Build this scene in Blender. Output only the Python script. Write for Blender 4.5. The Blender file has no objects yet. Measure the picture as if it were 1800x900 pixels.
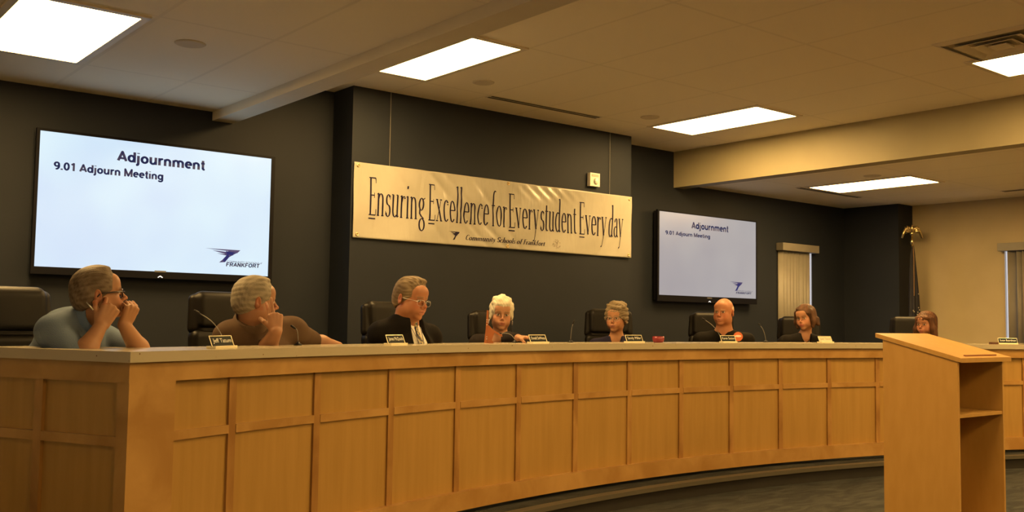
import bpy, bmesh, math, random
import numpy as np
from mathutils import Vector, Matrix
PI = math.pi
R_ = math.radians
scene = bpy.context.scene
COL = scene.collection

# ------------------------------------------------------------------ camera
EYE = np.array([0.0, 0.0, 1.37])
FPX = 1745.5                                   # focal length in pixels of an 1800 wide frame
def cam_axes(yaw=R_(38.883), pitch=R_(3.825), roll=R_(0.856)):
    F = np.array([math.sin(yaw)*math.cos(pitch), math.cos(yaw)*math.cos(pitch), math.sin(pitch)])
    r = np.array([math.cos(yaw), -math.sin(yaw), 0.0]); u = np.cross(r, F)
    c, s = math.cos(roll), math.sin(roll)
    return r*c+u*s, u*c-r*s, F
CR, CU, CF = cam_axes()
def ray(x, y): return CR*(x-900)+CU*(450-y)+CF*FPX
def atd(x, y, d): return EYE+ray(x, y)*(d/FPX)
def aty(x, y, Y): d = ray(x, y); return EYE+d*(Y/d[1])
def atx(x, y, X): d = ray(x, y); return EYE+d*(X/d[0])
def atz(x, y, z): d = ray(x, y); return EYE+d*((z-EYE[2])/d[2])
ARC = np.array([6.283, -5.331])                # centre of the curved desk
def depth_at_R(x, y, R):
    lo, hi = 2.5, 16.0
    for _ in range(50):
        m = (lo+hi)/2
        if np.hypot(*(atd(x, y, m)[:2]-ARC)) < R: lo = m
        else: hi = m
    return lo
def onarc(R, deg, z=0.0):
    t = R_(deg); return Vector((ARC[0]+R*math.sin(t), ARC[1]+R*math.cos(t), z))

cd = bpy.data.cameras.new('camera'); cam = bpy.data.objects.new('camera', cd); COL.objects.link(cam)
cam.matrix_world = Matrix(((CR[0], CU[0], -CF[0], EYE[0]), (CR[1], CU[1], -CF[1], EYE[1]), (CR[2], CU[2], -CF[2], EYE[2]), (0, 0, 0, 1)))
cd.sensor_width = 36.0; cd.lens = 36.0*FPX/1800.0; cd.clip_start = 0.05; cd.clip_end = 200
scene.camera = cam
# ------------------------------------------------------------------ light and exposure
vs = scene.view_settings
vs.view_transform = 'Standard'; vs.look = 'None'; vs.gamma = 1.0; vs.use_curve_mapping = False
vs.exposure = 0.0
LAMP_COLOR = (1.0, 0.62, 0.22)
LAMP_POWER = 41.0
DAY_POWER = 0.95
w = bpy.data.worlds.new('daylight'); scene.world = w; w.use_nodes = True
bg = w.node_tree.nodes['Background']; bg.inputs[0].default_value = (0.90, 0.90, 1.0, 1); bg.inputs[1].default_value = DAY_POWER

# ------------------------------------------------------------------ materials
def mat(name, color=(.8, .8, .8), rough=.6, metal=0.0, spec=.5, emit=None, estr=1.0, coat=0.0):
    m = bpy.data.materials.new(name); m.use_nodes = True
    b = m.node_tree.nodes['Principled BSDF']
    b.inputs['Base Color'].default_value = (*color, 1); b.inputs['Roughness'].default_value = rough
    b.inputs['Metallic'].default_value = metal; b.inputs['Specular IOR Level'].default_value = spec
    if coat: b.inputs['Coat Weight'].default_value = coat; b.inputs['Coat Roughness'].default_value = .15
    if emit: b.inputs['Emission Color'].default_value = (*emit, 1); b.inputs['Emission Strength'].default_value = estr
    return m
def nd(m, t, **kw):
    n = m.node_tree.nodes.new(t)
    for k, v in kw.items(): setattr(n, k, v)
    return n
def lk(m, a, b): m.node_tree.links.new(a, b)
def noise_mat(name, c1, c2, scale=(1, 1, 1), nscale=5, rough=.6, detail=4, bump=0.0, bscale=None, lo=.35, hi=.65, spec=.5, coat=0.0, space='Object', dist=0.0):
    m = mat(name, c1, rough, spec=spec, coat=coat); b = m.node_tree.nodes['Principled BSDF']
    tc = nd(m, 'ShaderNodeTexCoord'); mp = nd(m, 'ShaderNodeMapping'); mp.inputs['Scale'].default_value = scale
    lk(m, tc.outputs[space], mp.inputs['Vector'])
    n = nd(m, 'ShaderNodeTexNoise'); n.inputs['Scale'].default_value = nscale; n.inputs['Detail'].default_value = detail
    n.inputs['Distortion'].default_value = dist
    lk(m, mp.outputs[0], n.inputs['Vector'])
    r = nd(m, 'ShaderNodeValToRGB'); r.color_ramp.elements[0].position = lo; r.color_ramp.elements[1].position = hi
    r.color_ramp.elements[0].color = (*c1, 1); r.color_ramp.elements[1].color = (*c2, 1)
    lk(m, n.outputs[0], r.inputs[0]); lk(m, r.outputs[0], b.inputs['Base Color'])
    if bump:
        bp = nd(m, 'ShaderNodeBump'); bp.inputs['Strength'].default_value = bump; bp.inputs['Distance'].default_value = .01
        if bscale:
            n2 = nd(m, 'ShaderNodeTexNoise'); n2.inputs['Scale'].default_value = bscale; n2.inputs['Detail'].default_value = 3
            lk(m, tc.outputs[space], n2.inputs['Vector']); lk(m, n2.outputs[0], bp.inputs['Height'])
        else: lk(m, n.outputs[0], bp.inputs['Height'])
        lk(m, bp.outputs[0], b.inputs['Normal'])
    return m
M = {}
M['wall_dark'] = noise_mat('navy_wall_paint', (.0150, .0185, .0255), (.0168, .0205, .0282), nscale=2, rough=.6, bump=.05, bscale=180, spec=.22)
M['wall_cream'] = noise_mat('cream_wall_paint', (.40, .325, .185), (.43, .35, .205), nscale=2, rough=.6, bump=.05, bscale=150)
M['wall_pale'] = noise_mat('pale_wall_paint', (.80, .74, .62), (.83, .77, .65), nscale=2, rough=.6)
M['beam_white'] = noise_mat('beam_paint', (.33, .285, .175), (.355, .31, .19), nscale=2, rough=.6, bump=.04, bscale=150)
M['maple_panel'] = noise_mat('maple_veneer', (.335, .192, .048), (.39, .228, .062), scale=(9, 9, .7), nscale=2.2, rough=.38, detail=6, spec=.4, lo=.3, hi=.7)
M['maple_rail'] = noise_mat('maple_solid', (.32, .168, .044), (.43, .25, .080), scale=(3, 3, 3), nscale=1.3, rough=.36, detail=5, spec=.45, dist=.6)
M['maple_stile'] = noise_mat('maple_stile', (.26, .125, .032), (.41, .225, .066), scale=(3, 3, 1.2), nscale=2.2, rough=.36, detail=5, spec=.45, dist=.5)
M['podium_wood'] = noise_mat('podium_laminate', (.40, .225, .056), (.43, .248, .066), scale=(6, 6, 1.5), nscale=3, rough=.45, detail=6)
M['counter'] = None
M['leather'] = noise_mat('black_leather', (.005, .004, .003), (.007, .0055, .004), nscale=8, rough=.44, bump=.05, bscale=260, spec=.20)
M['plastic_black'] = mat('black_plastic', (.008, .008, .010), .45, spec=.3)
M['bezel'] = mat('glossy_bezel', (.005, .005, .008), .5, spec=.12)
M['metal'] = mat('brushed_metal', (.62, .62, .62), .3, 1.0)
M['brass'] = mat('brass', (.80, .62, .30), .3, 1.0)
M['plate_gold'] = mat('plate_edge', (.85, .78, .55), .35, .3)
M['plate_black'] = mat('plate_black', (.006, .010, .012), .5, spec=.12)
M['plate_text'] = mat('plate_text', (.80, .80, .74), .5)
M['ink'] = mat('navy_ink', (.020, .022, .060), .5)
M['white_plastic'] = mat('white_plastic', (.75, .72, .64), .4)
M['slot'] = mat('dark_slot', (.03, .026, .02), .7)
M['lamp'] = mat('lamp_diffuser', (.9, .9, .85), .6, emit=LAMP_COLOR, estr=LAMP_POWER)
M['lamp_frame'] = mat('lamp_frame', (.70, .63, .50), .5)
M['blind'] = noise_mat('blind_vinyl', (.19, .17, .135), (.23, .21, .165), nscale=3, rough=.5)
M['rubber'] = mat('vinyl_riser', (.018, .016, .014), .55)
M['nosing'] = mat('stair_nosing', (.075, .065, .045), .6)

def ceiling_mat(name, x0, y0, px=.715, py=1.43):
    m = mat(name, (.72, .66, .54), .75); b = m.node_tree.nodes['Principled BSDF']
    g = nd(m, 'ShaderNodeNewGeometry'); s = nd(m, 'ShaderNodeSeparateXYZ'); lk(m, g.outputs['Position'], s.inputs[0])
    outs = []
    for ax, o, p in ((0, x0, px), (1, y0, py)):
        a = nd(m, 'ShaderNodeMath', operation='SUBTRACT'); a.inputs[1].default_value = o-100*p; lk(m, s.outputs[ax], a.inputs[0])
        d = nd(m, 'ShaderNodeMath', operation='DIVIDE'); d.inputs[1].default_value = p; lk(m, a.outputs[0], d.inputs[0])
        f = nd(m, 'ShaderNodeMath', operation='FRACT'); lk(m, d.outputs[0], f.inputs[0])
        c = nd(m, 'ShaderNodeMath', operation='COMPARE'); c.inputs[1].default_value = 0.5; c.inputs[2].default_value = .5-.012/p; lk(m, f.outputs[0], c.inputs[0])
        outs.append(c)
    mi = nd(m, 'ShaderNodeMath', operation='MULTIPLY'); lk(m, outs[0].outputs[0], mi.inputs[0]); lk(m, outs[1].outputs[0], mi.inputs[1])
    n = nd(m, 'ShaderNodeTexNoise'); n.inputs['Scale'].default_value = 60; lk(m, g.outputs['Position'], n.inputs['Vector'])
    r = nd(m, 'ShaderNodeMix', data_type='RGBA'); lk(m, mi.outputs[0], r.inputs['Factor'])
    r.inputs['A'].default_value = (.82, .745, .585, 1); r.inputs['B'].default_value = (.90, .82, .65, 1)
    lk(m, r.outputs['Result'], b.inputs['Base Color'])
    ad = nd(m, 'ShaderNodeMath', operation='MULTIPLY_ADD'); ad.inputs[1].default_value = .15; lk(m, n.outputs[0], ad.inputs[0]); lk(m, mi.outputs[0], ad.inputs[2])
    bp = nd(m, 'ShaderNodeBump'); bp.inputs['Strength'].default_value = .25; bp.inputs['Distance'].default_value = .006; bp.invert = False
    lk(m, ad.outputs[0], bp.inputs['Height']); lk(m, bp.outputs[0], b.inputs['Normal'])
    return m
def carpet_mat():
    m = noise_mat('patterned_carpet', (.007, .009, .009), (.034, .036, .032), scale=(1.0, 3.2, 1), nscale=2.6, rough=.95, detail=8, lo=.40, hi=.66, dist=1.2)
    b = m.node_tree.nodes['Principled BSDF']
    tc = nd(m, 'ShaderNodeTexCoord'); n = nd(m, 'ShaderNodeTexNoise'); n.inputs['Scale'].default_value = 120
    lk(m, tc.outputs['Object'], n.inputs['Vector']); bp = nd(m, 'ShaderNodeBump'); bp.inputs['Strength'].default_value = .6; bp.inputs['Distance'].default_value = .01
    lk(m, n.outputs[0], bp.inputs['Height']); lk(m, bp.outputs[0], b.inputs['Normal']); return m
M['carpet'] = carpet_mat()
def counter_mat():
    m = mat('speckled_solid_surface', (.60, .52, .38), .22, spec=.5); b = m.node_tree.nodes['Principled BSDF']
    tc = nd(m, 'ShaderNodeTexCoord'); v = nd(m, 'ShaderNodeTexVoronoi'); v.inputs['Scale'].default_value = 38; lk(m, tc.outputs['Object'], v.inputs['Vector'])
    r = nd(m, 'ShaderNodeValToRGB'); r.color_ramp.elements[0].position = .12; r.color_ramp.elements[1].position = .17
    r.color_ramp.elements[0].color = (.16, .09, .045, 1); r.color_ramp.elements[1].color = (.41, .36, .26, 1)
    lk(m, v.outputs['Distance'], r.inputs[0])
    n = nd(m, 'ShaderNodeTexNoise'); n.inputs['Scale'].default_value = 14; lk(m, tc.outputs['Object'], n.inputs['Vector'])
    r2 = nd(m, 'ShaderNodeValToRGB'); r2.color_ramp.elements[0].position = .55; r2.color_ramp.elements[1].position = .6
    lk(m, n.outputs[0], r2.inputs[0])
    x = nd(m, 'ShaderNodeMix', data_type='RGBA'); lk(m, r2.outputs[0], x.inputs['Factor']); lk(m, r.outputs[0], x.inputs['B']); x.inputs['A'].default_value = (.41, .36, .26, 1)
    lk(m, x.outputs['Result'], b.inputs['Base Color']); return m
M['counter'] = counter_mat()

# ------------------------------------------------------------------ object helpers
def meta(o, label=None, cat=None, group=None, kind=None):
    if label: o['label'] = label
    if cat: o['category'] = cat
    if group: o['group'] = group
    if kind: o['kind'] = kind
    return o
def obj(name, me_or_bm, material=None, parent=None, loc=None, smooth=False):
    if isinstance(me_or_bm, bmesh.types.BMesh):
        me = bpy.data.meshes.new(name); bmesh.ops.recalc_face_normals(me_or_bm, faces=me_or_bm.faces)
        me_or_bm.to_mesh(me); me_or_bm.free()
    else: me = me_or_bm
    if material is not None:
        me.materials.clear()
        for mm in (material if isinstance(material, (list, tuple)) else [material]): me.materials.append(mm)
    if smooth:
        me.polygons.foreach_set('use_smooth', [True]*len(me.polygons))
    o = bpy.data.objects.new(name, me); COL.objects.link(o)
    if parent: o.parent = parent
    if loc is not None: o.location = loc
    return o
def empty(name, loc=(0, 0, 0), rz=0.0):
    o = bpy.data.objects.new(name, None); COL.objects.link(o); o.location = loc; o.rotation_euler = (0, 0, rz); o.empty_display_size = .1
    return o
def children(o): return [c for c in bpy.data.objects if c.parent == o]
def copy_tree(o, parent=None):
    c = o.copy(); COL.objects.link(c); c.parent = parent
    for ch in children(o): copy_tree(ch, c)
    return c
def box(bm, x0, x1, y0, y1, z0, z1, mi=0, bev=0.0):
    vs_ = [bm.verts.new((x, y, z)) for x in (x0, x1) for y in (y0, y1) for z in (z0, z1)]
    fs = [(0, 1, 3, 2), (4, 6, 7, 5), (0, 4, 5, 1), (2, 3, 7, 6), (0, 2, 6, 4), (1, 5, 7, 3)]
    ff = []
    for f in fs:
        q = bm.faces.new([vs_[i] for i in f]); q.material_index = mi; ff.append(q)
    if bev:
        ed = list({e for q in ff for e in q.edges})
        bmesh.ops.bevel(bm, geom=ed, offset=bev, segments=2, profile=.7, affect='EDGES')
def boxbm(*a, **k): bm = bmesh.new(); box(bm, *a, **k); return bm
def tube(bm, pts, rad, seg=10, cap=True):
    pts = [Vector(p) for p in pts]; n = len(pts)
    rads = rad if isinstance(rad, (list, tuple)) else [rad]*n
    rings = []; prev = None
    for i, p in enumerate(pts):
        d = (pts[min(i+1, n-1)]-pts[max(i-1, 0)]).normalized()
        if prev is None:
            a = Vector((0, 0, 1)) if abs(d.z) < .9 else Vector((1, 0, 0)); s = d.cross(a).normalized()
        else: s = (prev-d*prev.dot(d)).normalized()
        t = d.cross(s); prev = s
        rings.append([bm.verts.new(p+(s*math.cos(2*PI*k/seg)+t*math.sin(2*PI*k/seg))*rads[i]) for k in range(seg)])
    for a, b in zip(rings[:-1], rings[1:]):
        for k in range(seg): bm.faces.new((a[k], a[(k+1) % seg], b[(k+1) % seg], b[k]))
    if cap: bm.faces.new(rings[0][::-1]); bm.faces.new(rings[-1])
def lathe(bm, prof, seg=24, loc=(0, 0, 0)):
    rings = []
    for r, z in prof: rings.append([bm.verts.new((loc[0]+r*math.cos(2*PI*k/seg), loc[1]+r*math.sin(2*PI*k/seg), loc[2]+z)) for k in range(seg)])
    for a, b in zip(rings[:-1], rings[1:]):
        for k in range(seg): bm.faces.new((a[k], a[(k+1) % seg], b[(k+1) % seg], b[k]))
    bm.faces.new(rings[0][::-1]); bm.faces.new(rings[-1])
def arcblock(bm, r0, r1, a0, a1, z0, z1, step=.75):
    """a curved bar between two radii and two angles around the desk centre"""
    n = max(1, int(math.ceil((a1-a0)/step))); st = []
    for i in range(n+1):
        a = a0+(a1-a0)*i/n
        st.append([bm.verts.new(onarc(r, a, z)) for r, z in ((r0, z0), (r1, z0), (r1, z1), (r0, z1))])
    for a, b in zip(st[:-1], st[1:]):
        for k in range(4): bm.faces.new((a[k], a[(k+1) % 4], b[(k+1) % 4], b[k]))
    bm.faces.new(st[0][::-1]); bm.faces.new(st[-1])
def arcbm(*a): bm = bmesh.new(); arcblock(bm, *a); return bm

# ------------------------------------------------------------------ room shell
YB, YF, XR, XL, YN = 7.95, 7.60, 12.80, -1.6, -6.0
ZL, ZM, ZR, ZB = 3.085, 3.43, 3.05, 3.0
WX0, WX1, WZ0, WZ1 = 10.93, 11.66, 0.95, 2.40      # window in the back wall
SY0, SY1 = 4.95, 5.88                               # window in the right wall
def struct(name, bm, m): return meta(obj(name, bm, m), kind='structure')
struct('floor', boxbm(XL-.2, XR+.2, YN-.2, YB+.2, -.1, 0), M['carpet'])
bm = bmesh.new()
for b_ in ((XL-.2, WX0, YB, YB+.15, 0, 3.6), (WX1+.26, XR+.2, YB, YB+.15, 0, 3.6), (WX0, WX1+.25, YB+.001, YB+.149, 0, WZ0), (WX0, WX1+.25, YB+.001, YB+.149, WZ1, 3.6)): box(bm, *b_)
def splay(bm, p, z0, z1):
    lo = [bm.verts.new((x, y, z0)) for x, y in p]; hi = [bm.verts.new((x, y, z1)) for x, y in p]; bm.faces.new(lo); bm.faces.new(hi[::-1])
    for i in range(len(p)): bm.faces.new((lo[i], lo[(i+1) % len(p)], hi[(i+1) % len(p)], hi[i]))
splay(bm, ((WX1, YB), (WX1+.26, YB), (WX1+.26, YB+.15), (WX1+.22, YB+.15)), 0, 3.6)
struct('wall_back', bm, M['wall_dark'])
struct('wall_centre', boxbm(4.31, 7.79, YF, YB, 0, ZM), M['wall_dark'])
struct('wall_corner', boxbm(12.44, XR, 7.12, YB, 0, ZR), M['wall_dark'])
bm = bmesh.new()
for b_ in ((XR, XR+.15, YN-.2, SY0, 0, 3.6), (XR, XR+.15, SY1+.12, YB, 0, 3.6), (XR+.001, XR+.149, SY0, SY1+.11, 0, WZ0), (XR+.001, XR+.149, SY0, SY1+.11, WZ1, 3.6)): box(bm, *b_)
splay(bm, ((XR, SY1), (XR, SY1+.12), (XR+.15, SY1+.12), (XR+.15, SY1+.08)), 0, 3.6)
struct('wall_right', bm, M['wall_cream'])
bm = bmesh.new()
for b_ in ((XL-.15, XL, YN-.2, 1.4, 0, 3.6), (XL-.15, XL, 2.8, YB, 0, 3.6), (XL-.15, XL, 1.4, 2.8, 0, .8), (XL-.15, XL, 1.4, 2.8, 2.5, 3.6)): box(bm, *b_)
struct('wall_left', bm, M['wall_pale'])
bm = bmesh.new()
for b_ in ((1.4, 1.46, .8, 2.5), (2.07, 2.13, .8, 2.5), (2.74, 2.8, .8, 2.5), (1.4, 2.8, .8, .86), (1.4, 2.8, 2.44, 2.5)): box(bm, XL-.11, XL-.05, *b_)
w3 = struct('window_3', bm, M['white_plastic'])
struct('wall_front', boxbm(XL, XR, YN-.15, YN, 0, 3.6), M['wall_pale'])
struct('ceiling', boxbm(XL-.15, 3.18, YN-.2, YB+.15, ZL, 3.7), ceiling_mat('ceiling_tiles_left', 1.20, 7.05))
struct('ceiling.001', boxbm(3.36, 8.87, YN-.2, YB+.15, ZM, 3.7), ceiling_mat('ceiling_tiles_middle', 3.985, 7.08))
struct('ceiling.002', boxbm(9.05, XR+.15, YN-.2, YB+.15, ZR, 3.7), ceiling_mat('ceiling_tiles_right', 10.16, 7.05))
struct('trim_1', boxbm(3.18, 3.36, YN-.2, YB, 3.01, 3.7), noise_mat('ceiling_paint', (.68, .62, .49), (.72, .66, .52), nscale=2, rough=.7))
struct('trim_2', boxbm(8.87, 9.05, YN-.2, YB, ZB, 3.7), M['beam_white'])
# dais: the stepped platform the desk stands on
def dais(name, r, z0, z1, m, ang=33):
    bm = bmesh.new(); n = 60
    pts = [onarc(r, -ang+2*ang*i/n) for i in range(n+1)]
    pts = [Vector((XL, pts[0].y-.3, 0))]+pts+[Vector((XR, pts[-1].y-.3, 0)), Vector((XR, YB, 0)), Vector((XL, YB, 0))]
    lo = [bm.verts.new((p.x, p.y, z0)) for p in pts]; hi = [bm.verts.new((p.x, p.y, z1)) for p in pts]
    bm.faces.new(hi); bm.faces.new(lo[::-1]); k = len(pts)
    for i in range(k): bm.faces.new((lo[i], lo[(i+1) % k], hi[(i+1) % k], hi[i]))
    return struct(name, bm, m)
dais('floor_dais', 10.66, 0, .118, M['rubber'])
dais('floor_dais_top', 10.635, .118, .128, M['nosing'])
dais('floor_dais_carpet', 10.72, .128, .131, M['carpet'])
dais('floor_raised', 11.40, .131, .33, M['carpet'], 30)
struct('trim_3', arcbm(10.625, 10.655, -33, 33, .098, .130), M['nosing'])

# ------------------------------------------------------------------ windows with vertical blinds
def window(n, label_root, along, a0, a1, plane, out):
    """along='x' sits in the back wall, along='y' in the right wall"""
    def bx(bm, u0, u1, d0, d1, z0, z1):
        if along == 'x': box(bm, u0, u1, plane+d0, plane+d1, z0, z1)
        else: box(bm, plane+d0, plane+d1, u0, u1, z0, z1)
    bm = bmesh.new(); t = .022
    bx(bm, a0, a0+t, .05, .11, WZ0, WZ1); bx(bm, a1-t, a1, .05, .11, WZ0, WZ1); bx(bm, a0, a1, .05, .11, WZ0, WZ0+t); bx(bm, a0, a1, .05, .11, WZ1-t, WZ1)
    root = struct('window_%d' % n, bm, M['white_plastic'])
    bm = bmesh.new(); bx(bm, a0+t, a1-t, .075, .083, WZ0+t, WZ1-t)
    obj('window_pane', bm, M['glass'], root)
def blind(along, u0, u1, plane, label, nslat, gaps, endgap=.10):
    sg = -1
    root = empty('vertical_blind', (((u0+u1)/2, plane-.04, WZ0) if along == 'x' else (plane-.04, (u0+u1)/2, WZ0)))
    meta(root, label, 'blind', 'vertical blinds on the windows')
    L = root.location
    bm = bmesh.new()
    if along == 'x': box(bm, u0-L.x, u1-L.x, -.075, .035, 2.365-L.z, 2.465-L.z, bev=.006)
    else: box(bm, -.075, .035, u0-L.y, u1-L.y, 2.365-L.z, 2.465-L.z, bev=.006)
    obj('valance', bm, M['blind'], root)
    bm = bmesh.new(); wd = (u1-u0-.05-endgap)/nslat
    for i in range(nslat):
        c = u0+.02+wd*(i+.5); a = R_(34); hw = wd*.60; th = .0015
        if i in gaps: hw = wd*.46; c -= wd*.10
        for s_ in (-1, 1):
            pass
        n_ = 6; prev = None
        for j in range(n_+1):
            q = -1+2*j/n_; du = q*hw*math.cos(a); dn = -q*hw*math.sin(a)-.006*(1-q*q)
            vv = []
            for z in (WZ0-.06, 2.37):
                p = (c+du-L.x, dn, z-L.z) if along == 'x' else (dn, c+du-L.y, z-L.z)
                vv.append(bm.verts.new(p))
            if prev: bm.faces.new((prev[0], vv[0], vv[1], prev[1]))
            prev = vv
    o = obj('slats', bm, M['blind'], root, smooth=True)
    md = o.modifiers.new('thickness', 'SOLIDIFY'); md.thickness = .002
    return root
g = bpy.data.materials.new('window_glass'); g.use_nodes = True; nt = g.node_tree; nt.nodes.clear()
o_ = nt.nodes.new('ShaderNodeOutputMaterial'); mx = nt.nodes.new('ShaderNodeMixShader'); tr = nt.nodes.new('ShaderNodeBsdfTransparent'); gl = nt.nodes.new('ShaderNodeBsdfGlossy'); gl.inputs['Roughness'].default_value = .02
mx.inputs[0].default_value = .08; nt.links.new(tr.outputs[0], mx.inputs[1]); nt.links.new(gl.outputs[0], mx.inputs[2]); nt.links.new(mx.outputs[0], o_.inputs[0]); M['glass'] = g
obj('window_pane', boxbm(XL-.085, XL-.077, 1.46, 2.74, .86, 2.44), M['glass'], w3)
window(1, '', 'x', WX0, WX1+.16, YB, 1)
window(2, '', 'y', SY0, SY1+.05, XR, 1)
blind('x', 10.86, 11.67, YB, 'pale vertical blind with valance on the dark back wall right of the television', 9, (5,), .12)
blind('y', 4.88, 5.92, XR, 'grey vertical blind with valance on the cream right wall at the frame edge', 10, (8,), .075)

# ------------------------------------------------------------------ ceiling fittings
def troffer(x0, x1, y0, y1, z, label, lit=True):
    root = empty('ceiling_light', ((x0+x1)/2, (y0+y1)/2, z)); meta(root, label, 'ceiling light', 'recessed fluorescent ceiling lights')
    hx, hy = (x1-x0)/2, (y1-y0)/2; bm = bmesh.new(); t = .045
    for b_ in ((-hx-t, hx+t, -hy-t, -hy), (-hx-t, hx+t, hy, hy+t), (-hx-t, -hx, -hy, hy), (hx, hx+t, -hy, hy)): box(bm, *b_, -.012, .0)
    obj('frame', bm, M['lamp_frame'], root)
    obj('diffuser', boxbm(-hx, hx, -hy, hy, -.008, -.002), M['lamp'], root)
troffer(1.22, 1.84, 5.70, 7.0, ZL, 'large bright ceiling light at the top left corner above the big television')
troffer(4.03, 4.65, 5.70, 6.98, ZM, 'bright ceiling light beside the narrow beam above the banner\'s left end')
troffer(7.54, 8.16, 5.73, 7.05, ZM, 'bright ceiling light between the banner and the deep cream beam')
troffer(10.22, 10.86, 5.71, 6.99, ZR, 'ceiling light on the low ceiling right of the deep cream beam')
troffer(7.49, 8.10, 2.35, 3.66, ZM, 'ceiling light cut off by the right frame edge beside the square vent')
troffer(4.03, 4.65, 2.35, 3.55, ZM, 'ceiling light nearest the viewer over the middle of the room')
troffer(10.22, 10.86, 2.35, 3.55, ZR, 'ceiling light near the viewer on the low right ceiling')
troffer(4.03, 4.65, -1.1, .2, ZM, 'ceiling light over the audience left side')
troffer(7.49, 8.10, -1.1, .2, ZM, 'ceiling light over the audience centre')
troffer(10.22, 10.86, -1.1, .2, ZR, 'ceiling light over the audience right side')
troffer(1.22, 1.84, -1.1, .2, ZL, 'unseen ceiling light added at the far left to warm the desk end')  # unseen fitting, added only to throw warm light on the left desk return
troffer(4.03, 4.65, -4.4, -3.1, ZM, 'ceiling light at the back of the room, left')
troffer(7.49, 8.10, -4.4, -3.1, ZM, 'ceiling light at the back of the room, centre')
def speaker(x, y, z, label):
    bm = bmesh.new(); lathe(bm, [(.02, -.003), (.075, -.005), (.088, -.006), (.094, -.003), (.096, 0)], 32)
    r = obj('ceiling_speaker', bm, M['speaker'], loc=(x, y, z), smooth=True); meta(r, label, 'ceiling speaker', 'round ceiling speakers')
M['speaker'] = mat('speaker_grille', (.62, .55, .42), .8)
speaker(2.26, 6.05, ZL, 'round flush speaker in the left ceiling right of the big light')
speaker(5.09, 6.74, ZM, 'round flush speaker in the ceiling right of the light above the banner')
speaker(7.19, 6.76, ZM, 'round flush speaker left of the light near the deep cream beam')
speaker(9.95, 6.0, ZR, 'round flush speaker beside the light on the low right ceiling')
def slotvent(x0, x1, y0, y1, z, label):
    root = empty('slot_diffuser', ((x0+x1)/2, (y0+y1)/2, z)); meta(root, label, 'air vent', 'linear slot air diffusers')
    hx, hy = (x1-x0)/2, (y1-y0)/2
    obj('frame', boxbm(-hx, hx, -hy, hy, -.006, 0), M['lamp_frame'], root)
    bm = bmesh.new()
    if hx > hy:
        for s in (-.55, .55): box(bm, -hx+.02, hx-.02, s*hy-.3*hy, s*hy+.3*hy, -.008, -.005)
    else:
        for s in (-.55, .55): box(bm, s*hx-.3*hx, s*hx+.3*hx, -hy+.02, hy-.02, -.008, -.005)
    obj('slots', bm, M['slot'], root)
slotvent(5.43, 6.83, 7.07, 7.16, ZM, 'long dark slot vent in the ceiling above the banner')
slotvent(10.15, 11.5, 7.07, 7.15, ZR, 'slot vent beside the light on the low right ceiling')
slotvent(12.1, 12.2, 4.4, 5.6, ZR, 'slot vent in the low ceiling at the right frame edge')
root = empty('ceiling_vent', (7.15, 3.28, ZM)); meta(root, 'square louvred air vent at the top right next to the cut off light', 'air vent')
def sqring(bm, a, b, z0, z1):
    """a sloping square louvre from half size a at z0 out to b at z1"""
    q = []
    for (s, z) in ((a, z0), (b, z1), (b, z1+.004), (a, z0+.004)):
        q.append([bm.verts.new((s*i, s*j, z)) for i, j in ((-1, -1), (1, -1), (1, 1), (-1, 1))])
    for k in range(4):
        for i in range(4): bm.faces.new((q[k][i], q[k][(i+1) % 4], q[(k+1) % 4][(i+1) % 4], q[(k+1) % 4][i]))
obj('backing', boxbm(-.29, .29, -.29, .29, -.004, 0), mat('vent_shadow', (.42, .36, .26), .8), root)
bm = bmesh.new(); sqring(bm, .30, .345, -.02, -.004); obj('frame', bm, M['lamp_frame'], root)
for a, b in ((.24, .175), (.15, .10)):
    bm = bmesh.new(); sqring(bm, a, b, -.030, -.006); obj('louvre', bm, M['lamp_frame'], root)
obj('centre_plate', boxbm(-.065, .065, -.065, .065, -.028, -.020), M['lamp_frame'], root)

# ------------------------------------------------------------------ the curved desk
A0, A1 = -26.6, 27.0
zt, zs, zr0, zm1, zm0, zb1, zb0 = 1.22, 1.173, 1.083, .851, .809, .276, .158
desk = empty('council_desk', onarc(11.0, 0, .131)); meta(desk, 'long curved maple panelled council desk facing the audience', 'desk')
def dp(name, bm, m):
    o = obj(name, bm, m, desk); o.location = -desk.location; return o
def part_arc(name, r0, r1, a0, a1, z0, z1, m): return dp(name, arcbm(r0, r1, a0, a1, z0, z1), m)
part_arc('panel', 10.89, 10.92, A0+.1, A1, zb0, zs, M['maple_panel'])
part_arc('top_rail', 10.853, 10.90, A0+1.45, A1-1.45, zr0, zs, M['maple_rail'])
part_arc('bottom_rail', 10.842, 10.905, A0+1.45, A1-1.45, zb0, zb1, M['maple_rail'])
part_arc('corner_post', 10.853, 10.92, A0, A0+1.45, zb0, zs, M['maple_rail'])
part_arc('corner_post', 10.853, 10.92, A1-1.45, A1, zb0, zs, M['maple_rail'])
part_arc('toe_kick', 11.0, 11.03, A0+.5, A1-.5, .131, zb0, M['rubber'])
sa = [-23.05+3.3*k for k in range(15)]
for a in sa: part_arc('stile', 10.877, 10.90, a-.12, a+.14, zb1, zr0, M['maple_stile'])
edges = [A0+1.45]+sa+[A1-1.45]
for i in range(len(edges)-1):
    part_arc('mid_rail', 10.874, 10.90, edges[i]+(.14 if i else 0), edges[i+1]-(.12 if i < len(edges)-2 else 0), zm0, zm1, M['maple_rail'])
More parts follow.
